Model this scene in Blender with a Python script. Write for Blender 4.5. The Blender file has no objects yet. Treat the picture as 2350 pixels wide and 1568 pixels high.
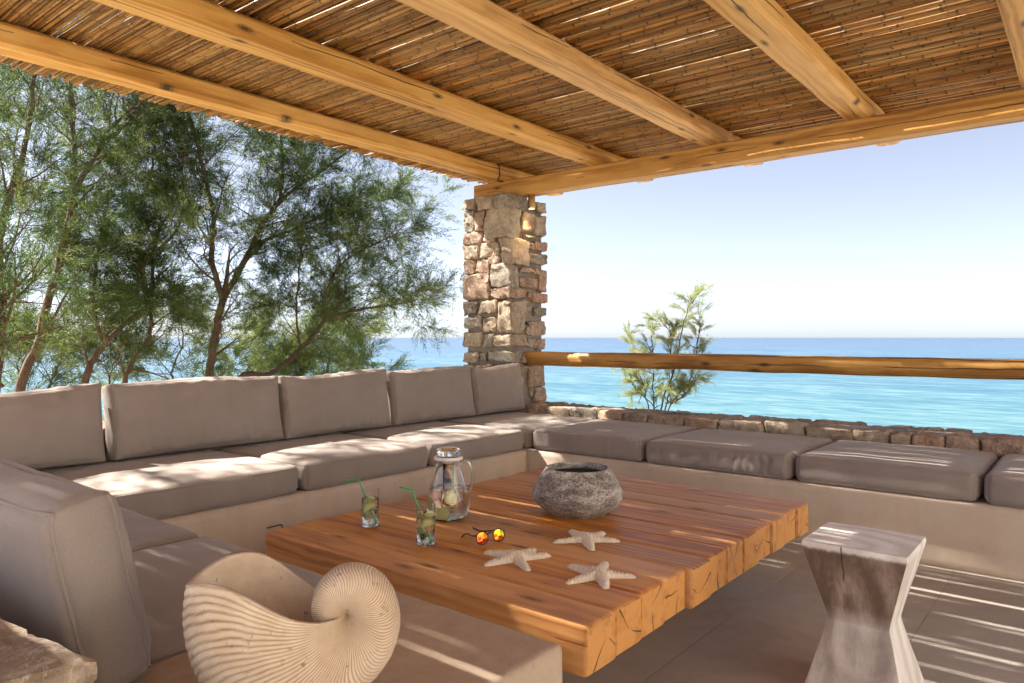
import bpy, math, random
import numpy as np
from mathutils import Vector, Matrix, noise
from math import sin, cos, pi, radians, atan2, sqrt, exp

random.seed(7); np.random.seed(7)
SC = bpy.context.scene
COL = SC.collection

# ------------------------------------------------------------------ camera
CAM_AZ = radians(39.07)
CAM_H = 1.10
cd = bpy.data.cameras.new('camera'); cam = bpy.data.objects.new('camera', cd); COL.objects.link(cam)
cam.location = (0, 0, CAM_H)
cam.rotation_euler = (pi / 2, 0, CAM_AZ - pi / 2)
cd.sensor_width = 36.0; cd.lens = 1669.0 / 2350.0 * 36.0
cd.shift_y = -9.0 / 2350.0
cd.clip_start = 0.02; cd.clip_end = 60000
SC.camera = cam

# ------------------------------------------------------------------ light
SUN_VEC = Vector((-0.75, 1.78, 2.15)).normalized()        # towards the sun
SUN_EL = math.asin(SUN_VEC.z)
SUN_AZ = atan2(SUN_VEC.x, SUN_VEC.y)                       # clockwise from +Y
w = bpy.data.worlds.new('World'); SC.world = w; w.use_nodes = True
wn = w.node_tree.nodes; wl = w.node_tree.links
for n in list(wn): wn.remove(n)
sky = wn.new('ShaderNodeTexSky'); sky.sky_type = 'NISHITA'; sky.sun_disc = False
sky.sun_elevation = SUN_EL; sky.sun_rotation = SUN_AZ
sky.altitude = 0; sky.air_density = 0.6; sky.dust_density = 0.6; sky.ozone_density = 1.6
bgn = wn.new('ShaderNodeBackground'); bgn.inputs['Strength'].default_value = 0.05
won = wn.new('ShaderNodeOutputWorld')
hs = wn.new('ShaderNodeHueSaturation'); hs.inputs['Saturation'].default_value = 0.46
wt = wn.new('ShaderNodeMix'); wt.data_type = 'RGBA'; wt.blend_type = 'MULTIPLY'; wt.inputs['Factor'].default_value = 1.0
wt.inputs['B'].default_value = (0.955, 0.975, 1.06, 1)
wl.new(sky.outputs[0], hs.inputs['Color']); wl.new(hs.outputs[0], wt.inputs['A']); wl.new(wt.outputs['Result'], bgn.inputs[0]); wl.new(bgn.outputs[0], won.inputs[0])
sd = bpy.data.lights.new('sun', 'SUN'); sd.energy = 5.0; sd.angle = radians(0.53); sd.color = (1.0, 0.92, 0.79)
so = bpy.data.objects.new('sun', sd); COL.objects.link(so)
so.rotation_euler = SUN_VEC.to_track_quat('Z', 'Y').to_euler(); so.location = (0, 0, 12)

SC.view_settings.view_transform = 'Standard'; SC.view_settings.look = 'None'
SC.view_settings.gamma = 1.0; SC.view_settings.use_curve_mapping = False
SC.view_settings.exposure = 2.22
SC.render.engine = 'CYCLES'
SC.cycles.use_denoising = True
SC.cycles.max_bounces = 12; SC.cycles.diffuse_bounces = 6; SC.cycles.glossy_bounces = 4
SC.cycles.transmission_bounces = 10; SC.cycles.transparent_max_bounces = 12
SC.cycles.caustics_reflective = False; SC.cycles.caustics_refractive = True
SC.cycles.sample_clamp_indirect = 10.0

# ------------------------------------------------------------------ helpers
def link(o, parent=None):
    COL.objects.link(o)
    if parent is not None: o.parent = parent
    return o

def mesh(name, verts, faces, mat=None, parent=None, smooth=False, loc=None, rot=None):
    me = bpy.data.meshes.new(name)
    me.from_pydata([tuple(map(float, v)) for v in verts], [], [tuple(map(int, f)) for f in faces])
    me.update()
    if smooth: me.polygons.foreach_set('use_smooth', [True] * len(me.polygons))
    if mat is not None: me.materials.append(mat)
    o = bpy.data.objects.new(name, me)
    if loc is not None: o.location = loc
    if rot is not None: o.rotation_euler = rot
    return link(o, parent)

def empty(name, loc=(0, 0, 0), rot=(0, 0, 0)):
    o = bpy.data.objects.new(name, None); o.location = loc; o.rotation_euler = rot
    o.empty_display_size = 0.05
    return link(o)

def tag(o, label=None, cat=None, group=None, kind=None):
    if label: o['label'] = label
    if cat: o['category'] = cat
    if group: o['group'] = group
    if kind: o['kind'] = kind
    return o

def attr_color(o, name, vals):
    a = o.data.attributes.new(name, 'FLOAT', 'POINT'); a.data.foreach_set('value', np.asarray(vals, np.float32))

def fbm(p, oct=4, lac=2.0, gain=0.5):
    s = 0.0; a = 1.0
    p = Vector(p)
    for _ in range(oct):
        s += a * noise.noise(p); p = p * lac; a *= gain
    return s

def lattice(nx, ny, nz, wx=0.0, wy=0.0, wz=0.0):
    """surface lattice of a box in [-1,1]^3, quads outward"""
    idx = {}; V = []; Fc = []
    def wp(i, n, k):
        u = -1 + 2 * i / n
        return (1 - k) * u + k * sin(u * pi / 2)
    def v(i, j, k):
        key = (i, j, k)
        if key not in idx:
            idx[key] = len(V); V.append((wp(i, nx, wx), wp(j, ny, wy), wp(k, nz, wz)))
        return idx[key]
    for i in range(nx):
        for j in range(ny):
            Fc.append((v(i, j, 0), v(i, j + 1, 0), v(i + 1, j + 1, 0), v(i + 1, j, 0)))
            Fc.append((v(i, j, nz), v(i + 1, j, nz), v(i + 1, j + 1, nz), v(i, j + 1, nz)))
    for i in range(nx):
        for k in range(nz):
            Fc.append((v(i, 0, k), v(i + 1, 0, k), v(i + 1, 0, k + 1), v(i, 0, k + 1)))
            Fc.append((v(i, ny, k), v(i, ny, k + 1), v(i + 1, ny, k + 1), v(i + 1, ny, k)))
    for j in range(ny):
        for k in range(nz):
            Fc.append((v(0, j, k), v(0, j, k + 1), v(0, j + 1, k + 1), v(0, j + 1, k)))
            Fc.append((v(nx, j, k), v(nx, j + 1, k), v(nx, j + 1, k + 1), v(nx, j, k + 1)))
    return np.array(V), Fc

def roundbox(V, half, r):
    half = np.array(half); p = V * half; a = half - r
    c = np.clip(p, -a, a); d = p - c
    n = np.linalg.norm(d, axis=1, keepdims=True); n[n < 1e-9] = 1
    return c + r * d / n

def boxmesh(name, x0, x1, y0, y1, z0, z1, mat, parent=None, r=0.006, seg=(6, 6, 4)):
    V, Fc = lattice(*seg, .55, .55, .55)
    h = ((x1 - x0) / 2, (y1 - y0) / 2, (z1 - z0) / 2)
    P = roundbox(V, h, min(r, min(h) * .98)) + np.array([(x0 + x1) / 2, (y0 + y1) / 2, (z0 + z1) / 2])
    o = mesh(name, P, Fc, mat, parent, smooth=True)
    return o

def tube(path, rad, n=8, cap=True):
    """tube around a polyline; rad scalar or list"""
    path = [Vector(p) for p in path]; m = len(path)
    if not hasattr(rad, '__len__'): rad = [rad] * m
    V = []; Fc = []
    t0 = (path[1] - path[0]).normalized()
    ref = Vector((0, 0, 1)) if abs(t0.z) < .9 else Vector((1, 0, 0))
    u = t0.cross(ref).normalized()
    for i in range(m):
        a = path[max(i - 1, 0)]; b = path[min(i + 1, m - 1)]
        t = (b - a)
        t = t.normalized() if t.length > 1e-9 else t0
        u = (u - t * u.dot(t))
        u = u.normalized() if u.length > 1e-6 else t.orthogonal().normalized()
        v = t.cross(u)
        for k in range(n):
            an = 2 * pi * k / n
            V.append(path[i] + (u * cos(an) + v * sin(an)) * rad[i])
    for i in range(m - 1):
        for k in range(n):
            k2 = (k + 1) % n
            Fc.append((i * n + k, i * n + k2, (i + 1) * n + k2, (i + 1) * n + k))
    if cap:
        Fc.append(tuple(range(n))[::-1]); Fc.append(tuple((m - 1) * n + k for k in range(n)))
    return V, Fc

def merge(parts):
    V = []; Fc = []
    for v, f in parts:
        b = len(V); V.extend([tuple(p) for p in v]); Fc.extend([tuple(i + b for i in q) for q in f])
    return V, Fc

def lathe(prof, n=48, closed=False):
    V = []; Fc = []
    m = len(prof)
    for r, z in prof:
        for k in range(n):
            a = 2 * pi * k / n; V.append((r * cos(a), r * sin(a), z))
    for i in range(m - 1):
        for k in range(n):
            k2 = (k + 1) % n
            Fc.append((i * n + k, i * n + k2, (i + 1) * n + k2, (i + 1) * n + k))
    if closed:
        for k in range(n):
            k2 = (k + 1) % n
            Fc.append(((m - 1) * n + k, (m - 1) * n + k2, k2, k))
    else:
        if prof[0][0] > 1e-4: Fc.append(tuple(range(n))[::-1])
        if prof[-1][0] > 1e-4: Fc.append(tuple((m - 1) * n + k for k in range(n)))
    return V, Fc

def smooth_curve(pts, n):
    """Catmull-Rom through points"""
    P = [Vector(p) for p in pts]; out = []
    Q = [P[0] * 2 - P[1]] + P + [P[-1] * 2 - P[-2]]
    seg = len(P) - 1
    for i in range(n + 1):
        s = i / n * seg; k = min(int(s), seg - 1); t = s - k
        a, b, c, d = Q[k], Q[k + 1], Q[k + 2], Q[k + 3]
        out.append(0.5 * ((2 * b) + (c - a) * t + (2 * a - 5 * b + 4 * c - d) * t * t + (3 * b - a - 3 * c + d) * t ** 3))
    return out

# ------------------------------------------------------------------ materials
class NT:
    def __init__(s, name):
        s.m = bpy.data.materials.new(name); s.m.use_nodes = True
        s.t = s.m.node_tree; s.N = s.t.nodes; s.L = s.t.links
        s.b = s.N['Principled BSDF']
    def n(s, typ, **kw):
        nd = s.N.new(typ)
        for k, v in kw.items():
            if k.startswith('i_'):
                nd.inputs[k[2:].replace('_', ' ')].default_value = v
            else: setattr(nd, k, v)
        return nd
    def l(s, a, b): s.L.new(a, b)
    def coord(s, what='Object'): return s.n('ShaderNodeTexCoord').outputs[what]
    def map(s, vec, scale=(1, 1, 1), loc=(0, 0, 0)):
        m = s.n('ShaderNodeMapping'); m.inputs['Scale'].default_value = scale; m.inputs['Location'].default_value = loc
        s.l(vec, m.inputs['Vector']); return m.outputs[0]
    def noise(s, vec, scale=5, detail=4, rough=.55, dist=0.0):
        x = s.n('ShaderNodeTexNoise'); x.inputs['Scale'].default_value = scale; x.inputs['Detail'].default_value = detail
        x.inputs['Roughness'].default_value = rough; x.inputs['Distortion'].default_value = dist
        s.l(vec, x.inputs['Vector']); return x.outputs['Fac']
    def ramp(s, fac, stops, interp='LINEAR'):
        r = s.n('ShaderNodeValToRGB'); r.color_ramp.interpolation = interp
        e = r.color_ramp.elements
        while len(e) < len(stops): e.new(0.5)
        for el, (p, c) in zip(e, stops):
            el.position = p
            if not hasattr(c, '__len__'): c = (c, c, c)
            el.color = (*c, 1)
        s.l(fac, r.inputs[0]); return r.outputs[0]
    def math(s, op, a, b=None, c=None, clamp=False):
        m = s.n('ShaderNodeMath', operation=op); m.use_clamp = clamp
        for i, x in enumerate((a, b, c)):
            if x is None: continue
            if isinstance(x, (int, float)): m.inputs[i].default_value = x
            else: s.l(x, m.inputs[i])
        return m.outputs[0]
    def mix(s, fac, a, b, mode='MIX'):
        m = s.n('ShaderNodeMix', data_type='RGBA', blend_type=mode)
        for sock, x in ((m.inputs['Factor'], fac), (m.inputs['A'], a), (m.inputs['B'], b)):
            if isinstance(x, (int, float)): sock.default_value = x
            elif hasattr(x, '__len__'): sock.default_value = (*x, 1) if len(x) == 3 else x
            else: s.l(x, sock)
        return m.outputs['Result']
    def bump(s, h, strength=.3, dist=.01, normal=None):
        b = s.n('ShaderNodeBump'); b.inputs['Strength'].default_value = strength; b.inputs['Distance'].default_value = dist
        s.l(h, b.inputs['Height'])
        if normal is not None: s.l(normal, b.inputs['Normal'])
        return b.outputs[0]
    def out(s, col=None, rough=None, normal=None, **kw):
        for nm, x in (('Base Color', col), ('Roughness', rough), ('Normal', normal)):
            if x is None: continue
            if isinstance(x, (int, float)): s.b.inputs[nm].default_value = x
            elif hasattr(x, '__len__'): s.b.inputs[nm].default_value = (*x, 1)
            else: s.l(x, s.b.inputs[nm])
        for k, v in kw.items(): s.b.inputs[k.replace('_', ' ')].default_value = v
        return s.m
    def rnd(s): return s.n('ShaderNodeObjectInfo').outputs['Random']
    def off(s, vec, amt=17.0):
        """shift a coordinate by the object's own random number"""
        c = s.n('ShaderNodeCombineXYZ'); r = s.rnd()
        s.l(s.math('MULTIPLY', r, amt), c.inputs[0]); s.l(s.math('MULTIPLY', r, amt * 1.7), c.inputs[1]); s.l(s.math('MULTIPLY', r, amt * .6), c.inputs[2])
        a = s.n('ShaderNodeVectorMath', operation='ADD'); s.l(vec, a.inputs[0]); s.l(c.outputs[0], a.inputs[1])
        return a.outputs[0]
    def sep(s, vec):
        x = s.n('ShaderNodeSeparateXYZ'); s.l(vec, x.inputs[0]); return x.outputs

def wood(name, light, mid, dark, rough=.55, ring=16.0, crack=.5, coat=0.0, var=.35, endgrain=False, knots=.85):
    """solid wood, grain along local X: rings round a pith, streaks, knots, drying cracks"""
    t = NT(name); o = t.coord(); oo = t.off(o, 9.0)
    w_ = t.n('ShaderNodeTexWave', wave_type='RINGS', rings_direction='X')
    w_.inputs['Scale'].default_value = ring; w_.inputs['Distortion'].default_value = 5.0; w_.inputs['Detail'].default_value = 3
    w_.inputs['Detail Scale'].default_value = 1.2
    # pith offset differs per piece
    r = t.rnd(); c = t.n('ShaderNodeCombineXYZ')
    t.l(t.math('MULTIPLY', r, 30), c.inputs[0])
    t.l(t.math('MULTIPLY_ADD', t.math('FRACT', t.math('MULTIPLY', r, 7.13)), .10, -.05), c.inputs[1])
    t.l(t.math('MULTIPLY_ADD', t.math('FRACT', t.math('MULTIPLY', r, 13.7)), .10, -.05), c.inputs[2])
    ad = t.n('ShaderNodeVectorMath', operation='ADD'); t.l(t.map(o, (.25, 1, 1)), ad.inputs[0]); t.l(c.outputs[0], ad.inputs[1])
    t.l(ad.outputs[0], w_.inputs['Vector'])
    fine = t.noise(t.map(oo, (2.2, 90, 90)), 1.0, 5, .65)
    broad = t.noise(t.map(oo, (.7, 6, 6)), 1.0, 3, .5)
    g = t.math('ADD', t.math('MULTIPLY_ADD', w_.outputs['Fac'], .20, .11), t.math('MULTIPLY', fine, .5))
    g = t.math('ADD', g, t.math('MULTIPLY', t.math('SUBTRACT', broad, .5), .8))
    col = t.ramp(g, [(.27, dark), (.46, mid), (.66, light)])
    # per-piece tone
    hsv = t.n('ShaderNodeHueSaturation'); t.l(col, hsv.inputs['Color'])
    t.l(t.math('MULTIPLY_ADD', r, var, 1 - var / 2), hsv.inputs['Value'])
    t.l(t.math('MULTIPLY_ADD', t.math('FRACT', t.math('MULTIPLY', r, 5.3)), .2, .92), hsv.inputs['Saturation'])
    col = hsv.outputs[0]
    # knots
    so_ = t.sep(oo); kv = t.n('ShaderNodeCombineXYZ')
    t.l(t.math('MULTIPLY', so_[0], 2.4), kv.inputs[0]); t.l(t.math('MULTIPLY', t.math('ADD', so_[1], so_[2]), 7.5), kv.inputs[1])
    vo = t.n('ShaderNodeTexVoronoi', voronoi_dimensions='2D'); vo.inputs['Scale'].default_value = 1.0; vo.inputs['Randomness'].default_value = 1.0
    t.l(kv.outputs[0], vo.inputs['Vector'])
    pick = t.math('GREATER_THAN', t.sep(vo.outputs['Color'])[0], .62)
    kd = t.math('ADD', vo.outputs['Distance'], t.math('MULTIPLY', t.math('SUBTRACT', t.noise(oo, 45, 3, .6), .5), .05))
    kn = t.math('MULTIPLY', t.ramp(kd, [(.035, 1.0), (.06, .55), (.085, .75), (.10, .30), (.17, 0.0)]), pick)
    col = t.mix(t.math('MULTIPLY', kn, knots), col, tuple(x * .16 for x in dark))
    # long cracks: a wandering line on the faces
    sx = t.sep(o)
    wob = t.noise(t.map(oo, (1.6, 1.0, 1.0)), 1.0, 4, .6)
    wv = t.math('MULTIPLY', t.math('SUBTRACT', wob, .5), .055)
    l1 = t.math('ABSOLUTE', t.math('SUBTRACT', t.math('ADD', sx[2], wv), t.math('MULTIPLY_ADD', r, .04, -.02)))
    l2 = t.math('ABSOLUTE', t.math('SUBTRACT', t.math('SUBTRACT', sx[1], wv), t.math('MULTIPLY_ADD', t.math('FRACT', t.math('MULTIPLY', r, 3.3)), .08, -.04)))
    ln = t.math('MINIMUM', l1, l2)
    wid = t.math('MULTIPLY', t.math('SUBTRACT', t.noise(t.map(oo, (1.1, .2, .2), (5, 0, 0)), 1.0, 2, .5), .5), .010)
    cr = t.math('MULTIPLY', t.ramp(t.math('SUBTRACT', ln, t.math('MAXIMUM', wid, 0.0)), [(.0, 1.0), (.0018, 0.0)]), crack)
    cr = t.math('MULTIPLY', cr, t.math('GREATER_THAN', wid, 0.0))
    hgt = t.math('MULTIPLY', fine, .3)
    if endgrain:
        y, z = sx[1], sx[2]
        cy = t.math('SUBTRACT', y, t.math('MULTIPLY_ADD', t.math('FRACT', t.math('MULTIPLY', r, 3.77)), .05, -.025))
        cz = t.math('SUBTRACT', z, t.math('MULTIPLY_ADD', t.math('FRACT', t.math('MULTIPLY', r, 11.3)), .05, -.03))
        ang = t.math('ADD', t.math('ARCTAN2', cz, cy), t.math('MULTIPLY', t.math('SUBTRACT', t.noise(t.map(oo, (0, 18, 18)), 1, 3, .5), .5), .2))
        rad = t.math('SQRT', t.math('ADD', t.math('MULTIPLY', cy, cy), t.math('MULTIPLY', cz, cz)))
        nx = t.math('GREATER_THAN', t.math('ABSOLUTE', t.sep(t.coord('Normal'))[0]), .7)
        tot = None
        wz = t.math('MULTIPLY', t.math('SUBTRACT', t.noise(t.map(oo, (0, 30, 30)), 1, 3, .5), .5), .012)
        for k in range(2):
            a0 = t.math('MULTIPLY', t.math('FRACT', t.math('MULTIPLY_ADD', r, 17.3 + 5 * k, .31 * k)), 6.28)
            ca, sa = t.math('COSINE', a0), t.math('SINE', a0)
            al = t.math('ADD', t.math('MULTIPLY', cy, ca), t.math('MULTIPLY', cz, sa))
            ac = t.math('ABSOLUTE', t.math('ADD', t.math('SUBTRACT', t.math('MULTIPLY', cy, sa), t.math('MULTIPLY', cz, ca)), wz))
            wd = t.math('MULTIPLY_ADD', al, .030, .0005)            # opens towards the outside
            m1 = t.math('MULTIPLY', t.math('LESS_THAN', ac, wd), t.math('GREATER_THAN', al, .004 + .012 * k))
            if k == 2: m1 = t.math('MULTIPLY', m1, t.math('LESS_THAN', al, .05))
            tot = m1 if tot is None else t.math('MAXIMUM', tot, m1)
        rg = t.n('ShaderNodeTexWave', wave_type='RINGS', rings_direction='X'); rg.inputs['Scale'].default_value = 64
        rg.inputs['Distortion'].default_value = .8; rg.inputs['Detail'].default_value = 2
        cv = t.n('ShaderNodeCombineXYZ'); t.l(cy, cv.inputs[1]); t.l(cz, cv.inputs[2]); t.l(cv.outputs[0], rg.inputs['Vector'])
        ecol = t.mix(t.math('MULTIPLY', rg.outputs['Fac'], .6), tuple(min(1, x * 1.12) for x in light), mid)
        ecol = t.mix(t.math('MULTIPLY', t.ramp(t.noise(t.map(oo, (1, 22, 22)), 1, 4, .6), [(.5, 0.), (.75, .7)]), 1.0), ecol, dark)
        col = t.mix(nx, col, ecol)
        cr = t.math('MAXIMUM', t.math('MULTIPLY', cr, t.math('SUBTRACT', 1.0, nx)), t.math('MULTIPLY', tot, nx))
    col = t.mix(t.math('MULTIPLY', cr, .9), col, (.025, .012, .006))
    hgt = t.math('SUBTRACT', hgt, t.math('MULTIPLY', cr, 1.5))
    nrm = t.bump(hgt, .35, .006)
    rg2 = t.math('MULTIPLY_ADD', fine, .2, rough - .1)
    return t.out(col, rg2, nrm, Coat_Weight=coat, Coat_Roughness=.25)

M = {}
M['rafter'] = wood('rafter_wood', (.65, .415, .17), (.555, .325, .115), (.36, .185, .055), .62, 9, 1.0, knots=1.0)
M['beam'] = wood('main_beam_wood', (.60, .345, .11), (.50, .26, .07), (.30, .135, .03), .62, 9, 1.0, knots=1.0)
M['rail'] = wood('rail_wood', (.60, .36, .13), (.49, .265, .08), (.29, .135, .036), .62, 9, 1.0, knots=1.0)
M['table'] = wood('table_wood', (.66, .33, .105), (.58, .255, .068), (.38, .135, .032), .5, 12, .25, coat=.08, var=.26, knots=.8, endgrain=True)

def mk_cane():
    t = NT('cane'); o = t.coord(); oo = t.off(o, 23)
    nd = t.n('ShaderNodeAttribute'); nd.attribute_name = 'joint'
    n1 = t.noise(t.map(oo, (60, 2.0, 60)), 1, 4, .6)
    n2 = t.noise(t.map(oo, (3, 1.3, 3)), 1, 3, .5)
    r = t.rnd()
    f = t.math('ADD', t.math('MULTIPLY', n1, .5), t.math('MULTIPLY', n2, .6))
    f = t.math('ADD', f, t.math('MULTIPLY_ADD', r, .5, -.27))
    col = t.ramp(f, [(.16, (.13, .06, .016)), (.40, (.38, .195, .05)), (.60, (.54, .31, .09)), (.9, (.70, .49, .21))])
    gr = t.math('GREATER_THAN', t.math('FRACT', t.math('MULTIPLY', r, 31.7)), .88)
    col = t.mix(t.math('MULTIPLY', gr, .55), col, (.12, .085, .05))
    col = t.mix(t.math('MULTIPLY', nd.outputs['Fac'], .8), col, (.06, .028, .01))
    sp = t.ramp(t.noise(t.map(oo, (120, 14, 120)), 1, 3, .6), [(.62, 0.), (.74, .6)])
    col = t.mix(sp, col, (.07, .035, .012))
    t.out(col, .42, t.bump(n1, .25, .002))
    tl = t.n('ShaderNodeBsdfTranslucent'); t.l(t.mix(1.0, col, (1.0, .82, .5), 'MULTIPLY'), tl.inputs['Color'])
    mx = t.n('ShaderNodeMixShader'); mx.inputs[0].default_value = .45
    t.l(t.b.outputs[0], mx.inputs[1]); t.l(tl.outputs[0], mx.inputs[2]); t.l(mx.outputs[0], t.N['Material Output'].inputs['Surface'])
    return t.m
M['cane'] = mk_cane()

def mk_concrete(name, a, b, c, rough=.85, sc=1.0, bump=.12, streak=False):
    t = NT(name); o = t.coord()
    n1 = t.noise(o, 2.2 * sc, 6, .6, .4); n2 = t.noise(o, 14 * sc, 5, .65); n3 = t.noise(o, 160, 3, .7)
    f = t.math('ADD', t.math('MULTIPLY', n1, .6), t.math('MULTIPLY', n2, .4))
    if streak:
        n4 = t.noise(t.map(o, (6, 6, .8)), 1.2, 5, .6)
        f = t.math('ADD', t.math('MULTIPLY', f, .6), t.math('MULTIPLY', n4, .4))
    col = t.ramp(f, [(.33, a), (.5, b), (.68, c)])
    col = t.mix(t.ramp(n3, [(.56, 0.), (.72, .35)]), col, tuple(x * .62 for x in a))
    h = t.math('ADD', t.math('MULTIPLY', n2, .6), t.math('MULTIPLY', n3, .5))
    return t.out(col, rough, t.bump(h, bump, .01))
M['plaster'] = mk_concrete('beige_plaster', (.47, .375, .295), (.56, .46, .375), (.63, .54, .455), streak=True)
M['block'] = mk_concrete('sanded_plaster', (.37, .275, .20), (.45, .345, .26), (.51, .405, .315), .9, 1.6, .22)
M['tile'] = mk_concrete('floor_tile', (.34, .305, .275), (.41, .37, .335), (.47, .43, .395), .75, .8, .06)
M['grout'] = mk_concrete('grout', (.28, .24, .21), (.32, .28, .245), (.36, .315, .28))
M['mortar'] = mk_concrete('mortar', (.19, .16, .135), (.26, .22, .19), (.34, .295, .255), .95, 4, .5)
M['sand'] = mk_concrete('dry_ground', (.36, .30, .22), (.46, .39, .29), (.54, .47, .37), .95, .3, .3)
M['bounce_paving'] = mk_concrete('pale_paving', (.52, .46, .39), (.58, .52, .45), (.64, .58, .51), .85, .5, .06)

def mk_fabric():
    t = NT('taupe_fabric'); o = t.coord()
    w1 = t.n('ShaderNodeTexWave', wave_type='BANDS', bands_direction='X'); w1.inputs['Scale'].default_value = 260; w1.inputs['Distortion'].default_value = .6
    w2 = t.n('ShaderNodeTexWave', wave_type='BANDS', bands_direction='Y'); w2.inputs['Scale'].default_value = 260; w2.inputs['Distortion'].default_value = .6
    t.l(o, w1.inputs['Vector']); t.l(o, w2.inputs['Vector'])
    n1 = t.noise(o, 420, 2, .6); n2 = t.noise(o, 5, 4, .55); n3 = t.noise(o, 32, 4, .6)
    f = t.math('ADD', t.math('MULTIPLY', n1, .55), t.math('MULTIPLY', n2, .45))
    col = t.ramp(f, [(.3, (.222, .186, .170)), (.5, (.272, .231, .212)), (.7, (.322, .278, .257))])
    h = t.math('ADD', t.math('MULTIPLY', t.math('ADD', w1.outputs['Fac'], w2.outputs['Fac']), .25), t.math('MULTIPLY', n1, .6))
    nb = t.bump(h, .25, .0015)
    nb = t.bump(n3, .10, .012, nb)
    t.out(col, .92, nb, Sheen_Weight=.25, Sheen_Roughness=.5)
    t.b.inputs['Sheen Tint'].default_value = (.8, .72, .66, 1)
    return t.m
M['fabric'] = mk_fabric()

def mk_stone(name='stone'):
    t = NT(name); o = t.coord(); oo = t.off(o, 31); r = t.rnd()
    n1 = t.noise(oo, 9, 6, .62, .5); n2 = t.noise(oo, 38, 6, .7); n3 = t.noise(oo, 3.2, 3, .5, 1.5)
    base = t.ramp(r, [(0.0, (.43, .35, .265)), (.14, (.42, .30, .22)), (.28, (.48, .41, .32)), (.42, (.37, .25, .185)), (.55, (.44, .35, .265)), (.66, (.31, .28, .24)), (.76, (.44, .33, .25)), (.87, (.22, .195, .17)), (.93, (.43, .28, .215))], 'CONSTANT')
    dk = t.mix(1.0, base, (.42, .38, .35), 'MULTIPLY')
    lt = t.mix(.55, base, (.62, .54, .43))
    col = t.mix(t.ramp(n1, [(.35, 0.), (.62, 1.)]), dk, base)
    col = t.mix(t.ramp(n2, [(.5, 0.), (.72, .85)]), col, lt)
    # pale veins
    ve = t.math('ABSOLUTE', t.math('SUBTRACT', t.noise(oo, 13, 5, .6, 1.2), .5))
    col = t.mix(t.ramp(ve, [(.0, .5), (.022, 0.)]), col, (.6, .53, .43))
    col = t.mix(t.ramp(n3, [(.56, 0.), (.72, .5)]), col, (.34, .18, .085))
    h = t.math('ADD', t.math('MULTIPLY', n1, .8), t.math('MULTIPLY', n2, .6))
    return t.out(col, .82, t.bump(h, .75, .02))
M['stone'] = mk_stone()

def simple(name, col, rough=.5, metal=0.0, **kw):
    t = NT(name); return t.out(col, rough, None, Metallic=metal, **kw)
M['black'] = simple('black_plastic', (.012, .012, .013), .4)
M['brass'] = simple('aged_brass', (.42, .29, .11), .38, 1.0)
M['dark_metal'] = simple('dark_metal', (.06, .055, .05), .5, .6)
M['inner_black'] = simple('matt_black', (.006, .006, .006), .95)
M['white_plastic'] = simple('white_plastic', (.78, .77, .74), .4)

# ------------------------------------------------------------------ setting: ground, sea
def terrain():
    xs = np.concatenate([np.linspace(-60, -6, 12), np.linspace(-5, 12, 40), np.linspace(13, 70, 26)])
    ys = np.concatenate([np.linspace(-60, -6, 12), np.linspace(-5, 14, 44), np.linspace(15, 70, 26)])
    V = []; Fc = []
    for j, y in enumerate(ys):
        for i, x in enumerate(xs):
            d = max(x - 5.6, y - 4.9, 0)
            z = -.45 - .16 * d - .02 * max(d - 20, 0) + .10 * fbm((x * .35, y * .35, 0), 3) * min(d, 1)
            V.append((x, y, z))
    n = len(xs)
    for j in range(len(ys) - 1):
        for i in range(n - 1):
            Fc.append((j * n + i, j * n + i + 1, (j + 1) * n + i + 1, (j + 1) * n + i))
    tag(mesh('ground', V, Fc, M['sand'], smooth=True), kind='structure')
terrain()

def mk_sea():
    t = NT('sea_water')
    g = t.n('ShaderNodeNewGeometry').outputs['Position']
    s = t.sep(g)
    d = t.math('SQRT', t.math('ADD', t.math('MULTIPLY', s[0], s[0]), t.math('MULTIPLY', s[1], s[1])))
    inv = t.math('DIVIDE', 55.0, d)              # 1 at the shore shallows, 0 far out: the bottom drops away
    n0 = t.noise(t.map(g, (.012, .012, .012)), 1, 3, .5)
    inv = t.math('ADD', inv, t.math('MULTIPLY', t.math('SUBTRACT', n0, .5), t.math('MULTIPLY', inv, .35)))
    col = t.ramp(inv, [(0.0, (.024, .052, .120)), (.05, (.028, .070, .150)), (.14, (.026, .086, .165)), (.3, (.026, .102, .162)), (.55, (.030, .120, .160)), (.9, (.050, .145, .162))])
    # wind-stretched ripples, crest line across the view to the open sea
    mp = t.n('ShaderNodeMapping'); mp.inputs['Rotation'].default_value = (0, 0, -CAM_AZ + .12); mp.inputs['Scale'].default_value = (1.0, .32, 1.0)
    t.l(g, mp.inputs['Vector'])
    r1 = t.noise(mp.outputs[0], .55, 5, .62, .4)
    mp2 = t.n('ShaderNodeMapping'); mp2.inputs['Rotation'].default_value = (0, 0, -CAM_AZ - .1); mp2.inputs['Scale'].default_value = (1.0, .25, 1.0)
    t.l(g, mp2.inputs['Vector'])
    r2 = t.noise(mp2.outputs[0], .09, 5, .6, .3)
    r3 = t.noise(mp2.outputs[0], 1.5, 4, .65, .3)
    f = t.math('ADD', t.math('ADD', t.math('MULTIPLY', r1, .42), t.math('MULTIPLY', r2, .28)), t.math('MULTIPLY', r3, .30))
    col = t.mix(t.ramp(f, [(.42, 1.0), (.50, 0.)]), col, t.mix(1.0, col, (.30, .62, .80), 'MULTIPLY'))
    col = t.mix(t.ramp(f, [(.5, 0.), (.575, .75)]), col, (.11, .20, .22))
    t.out(col, .28, t.bump(r1, .5, .6))
    t.b.inputs['Specular IOR Level'].default_value = .28
    return t.m
M['sea'] = mk_sea()
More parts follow.
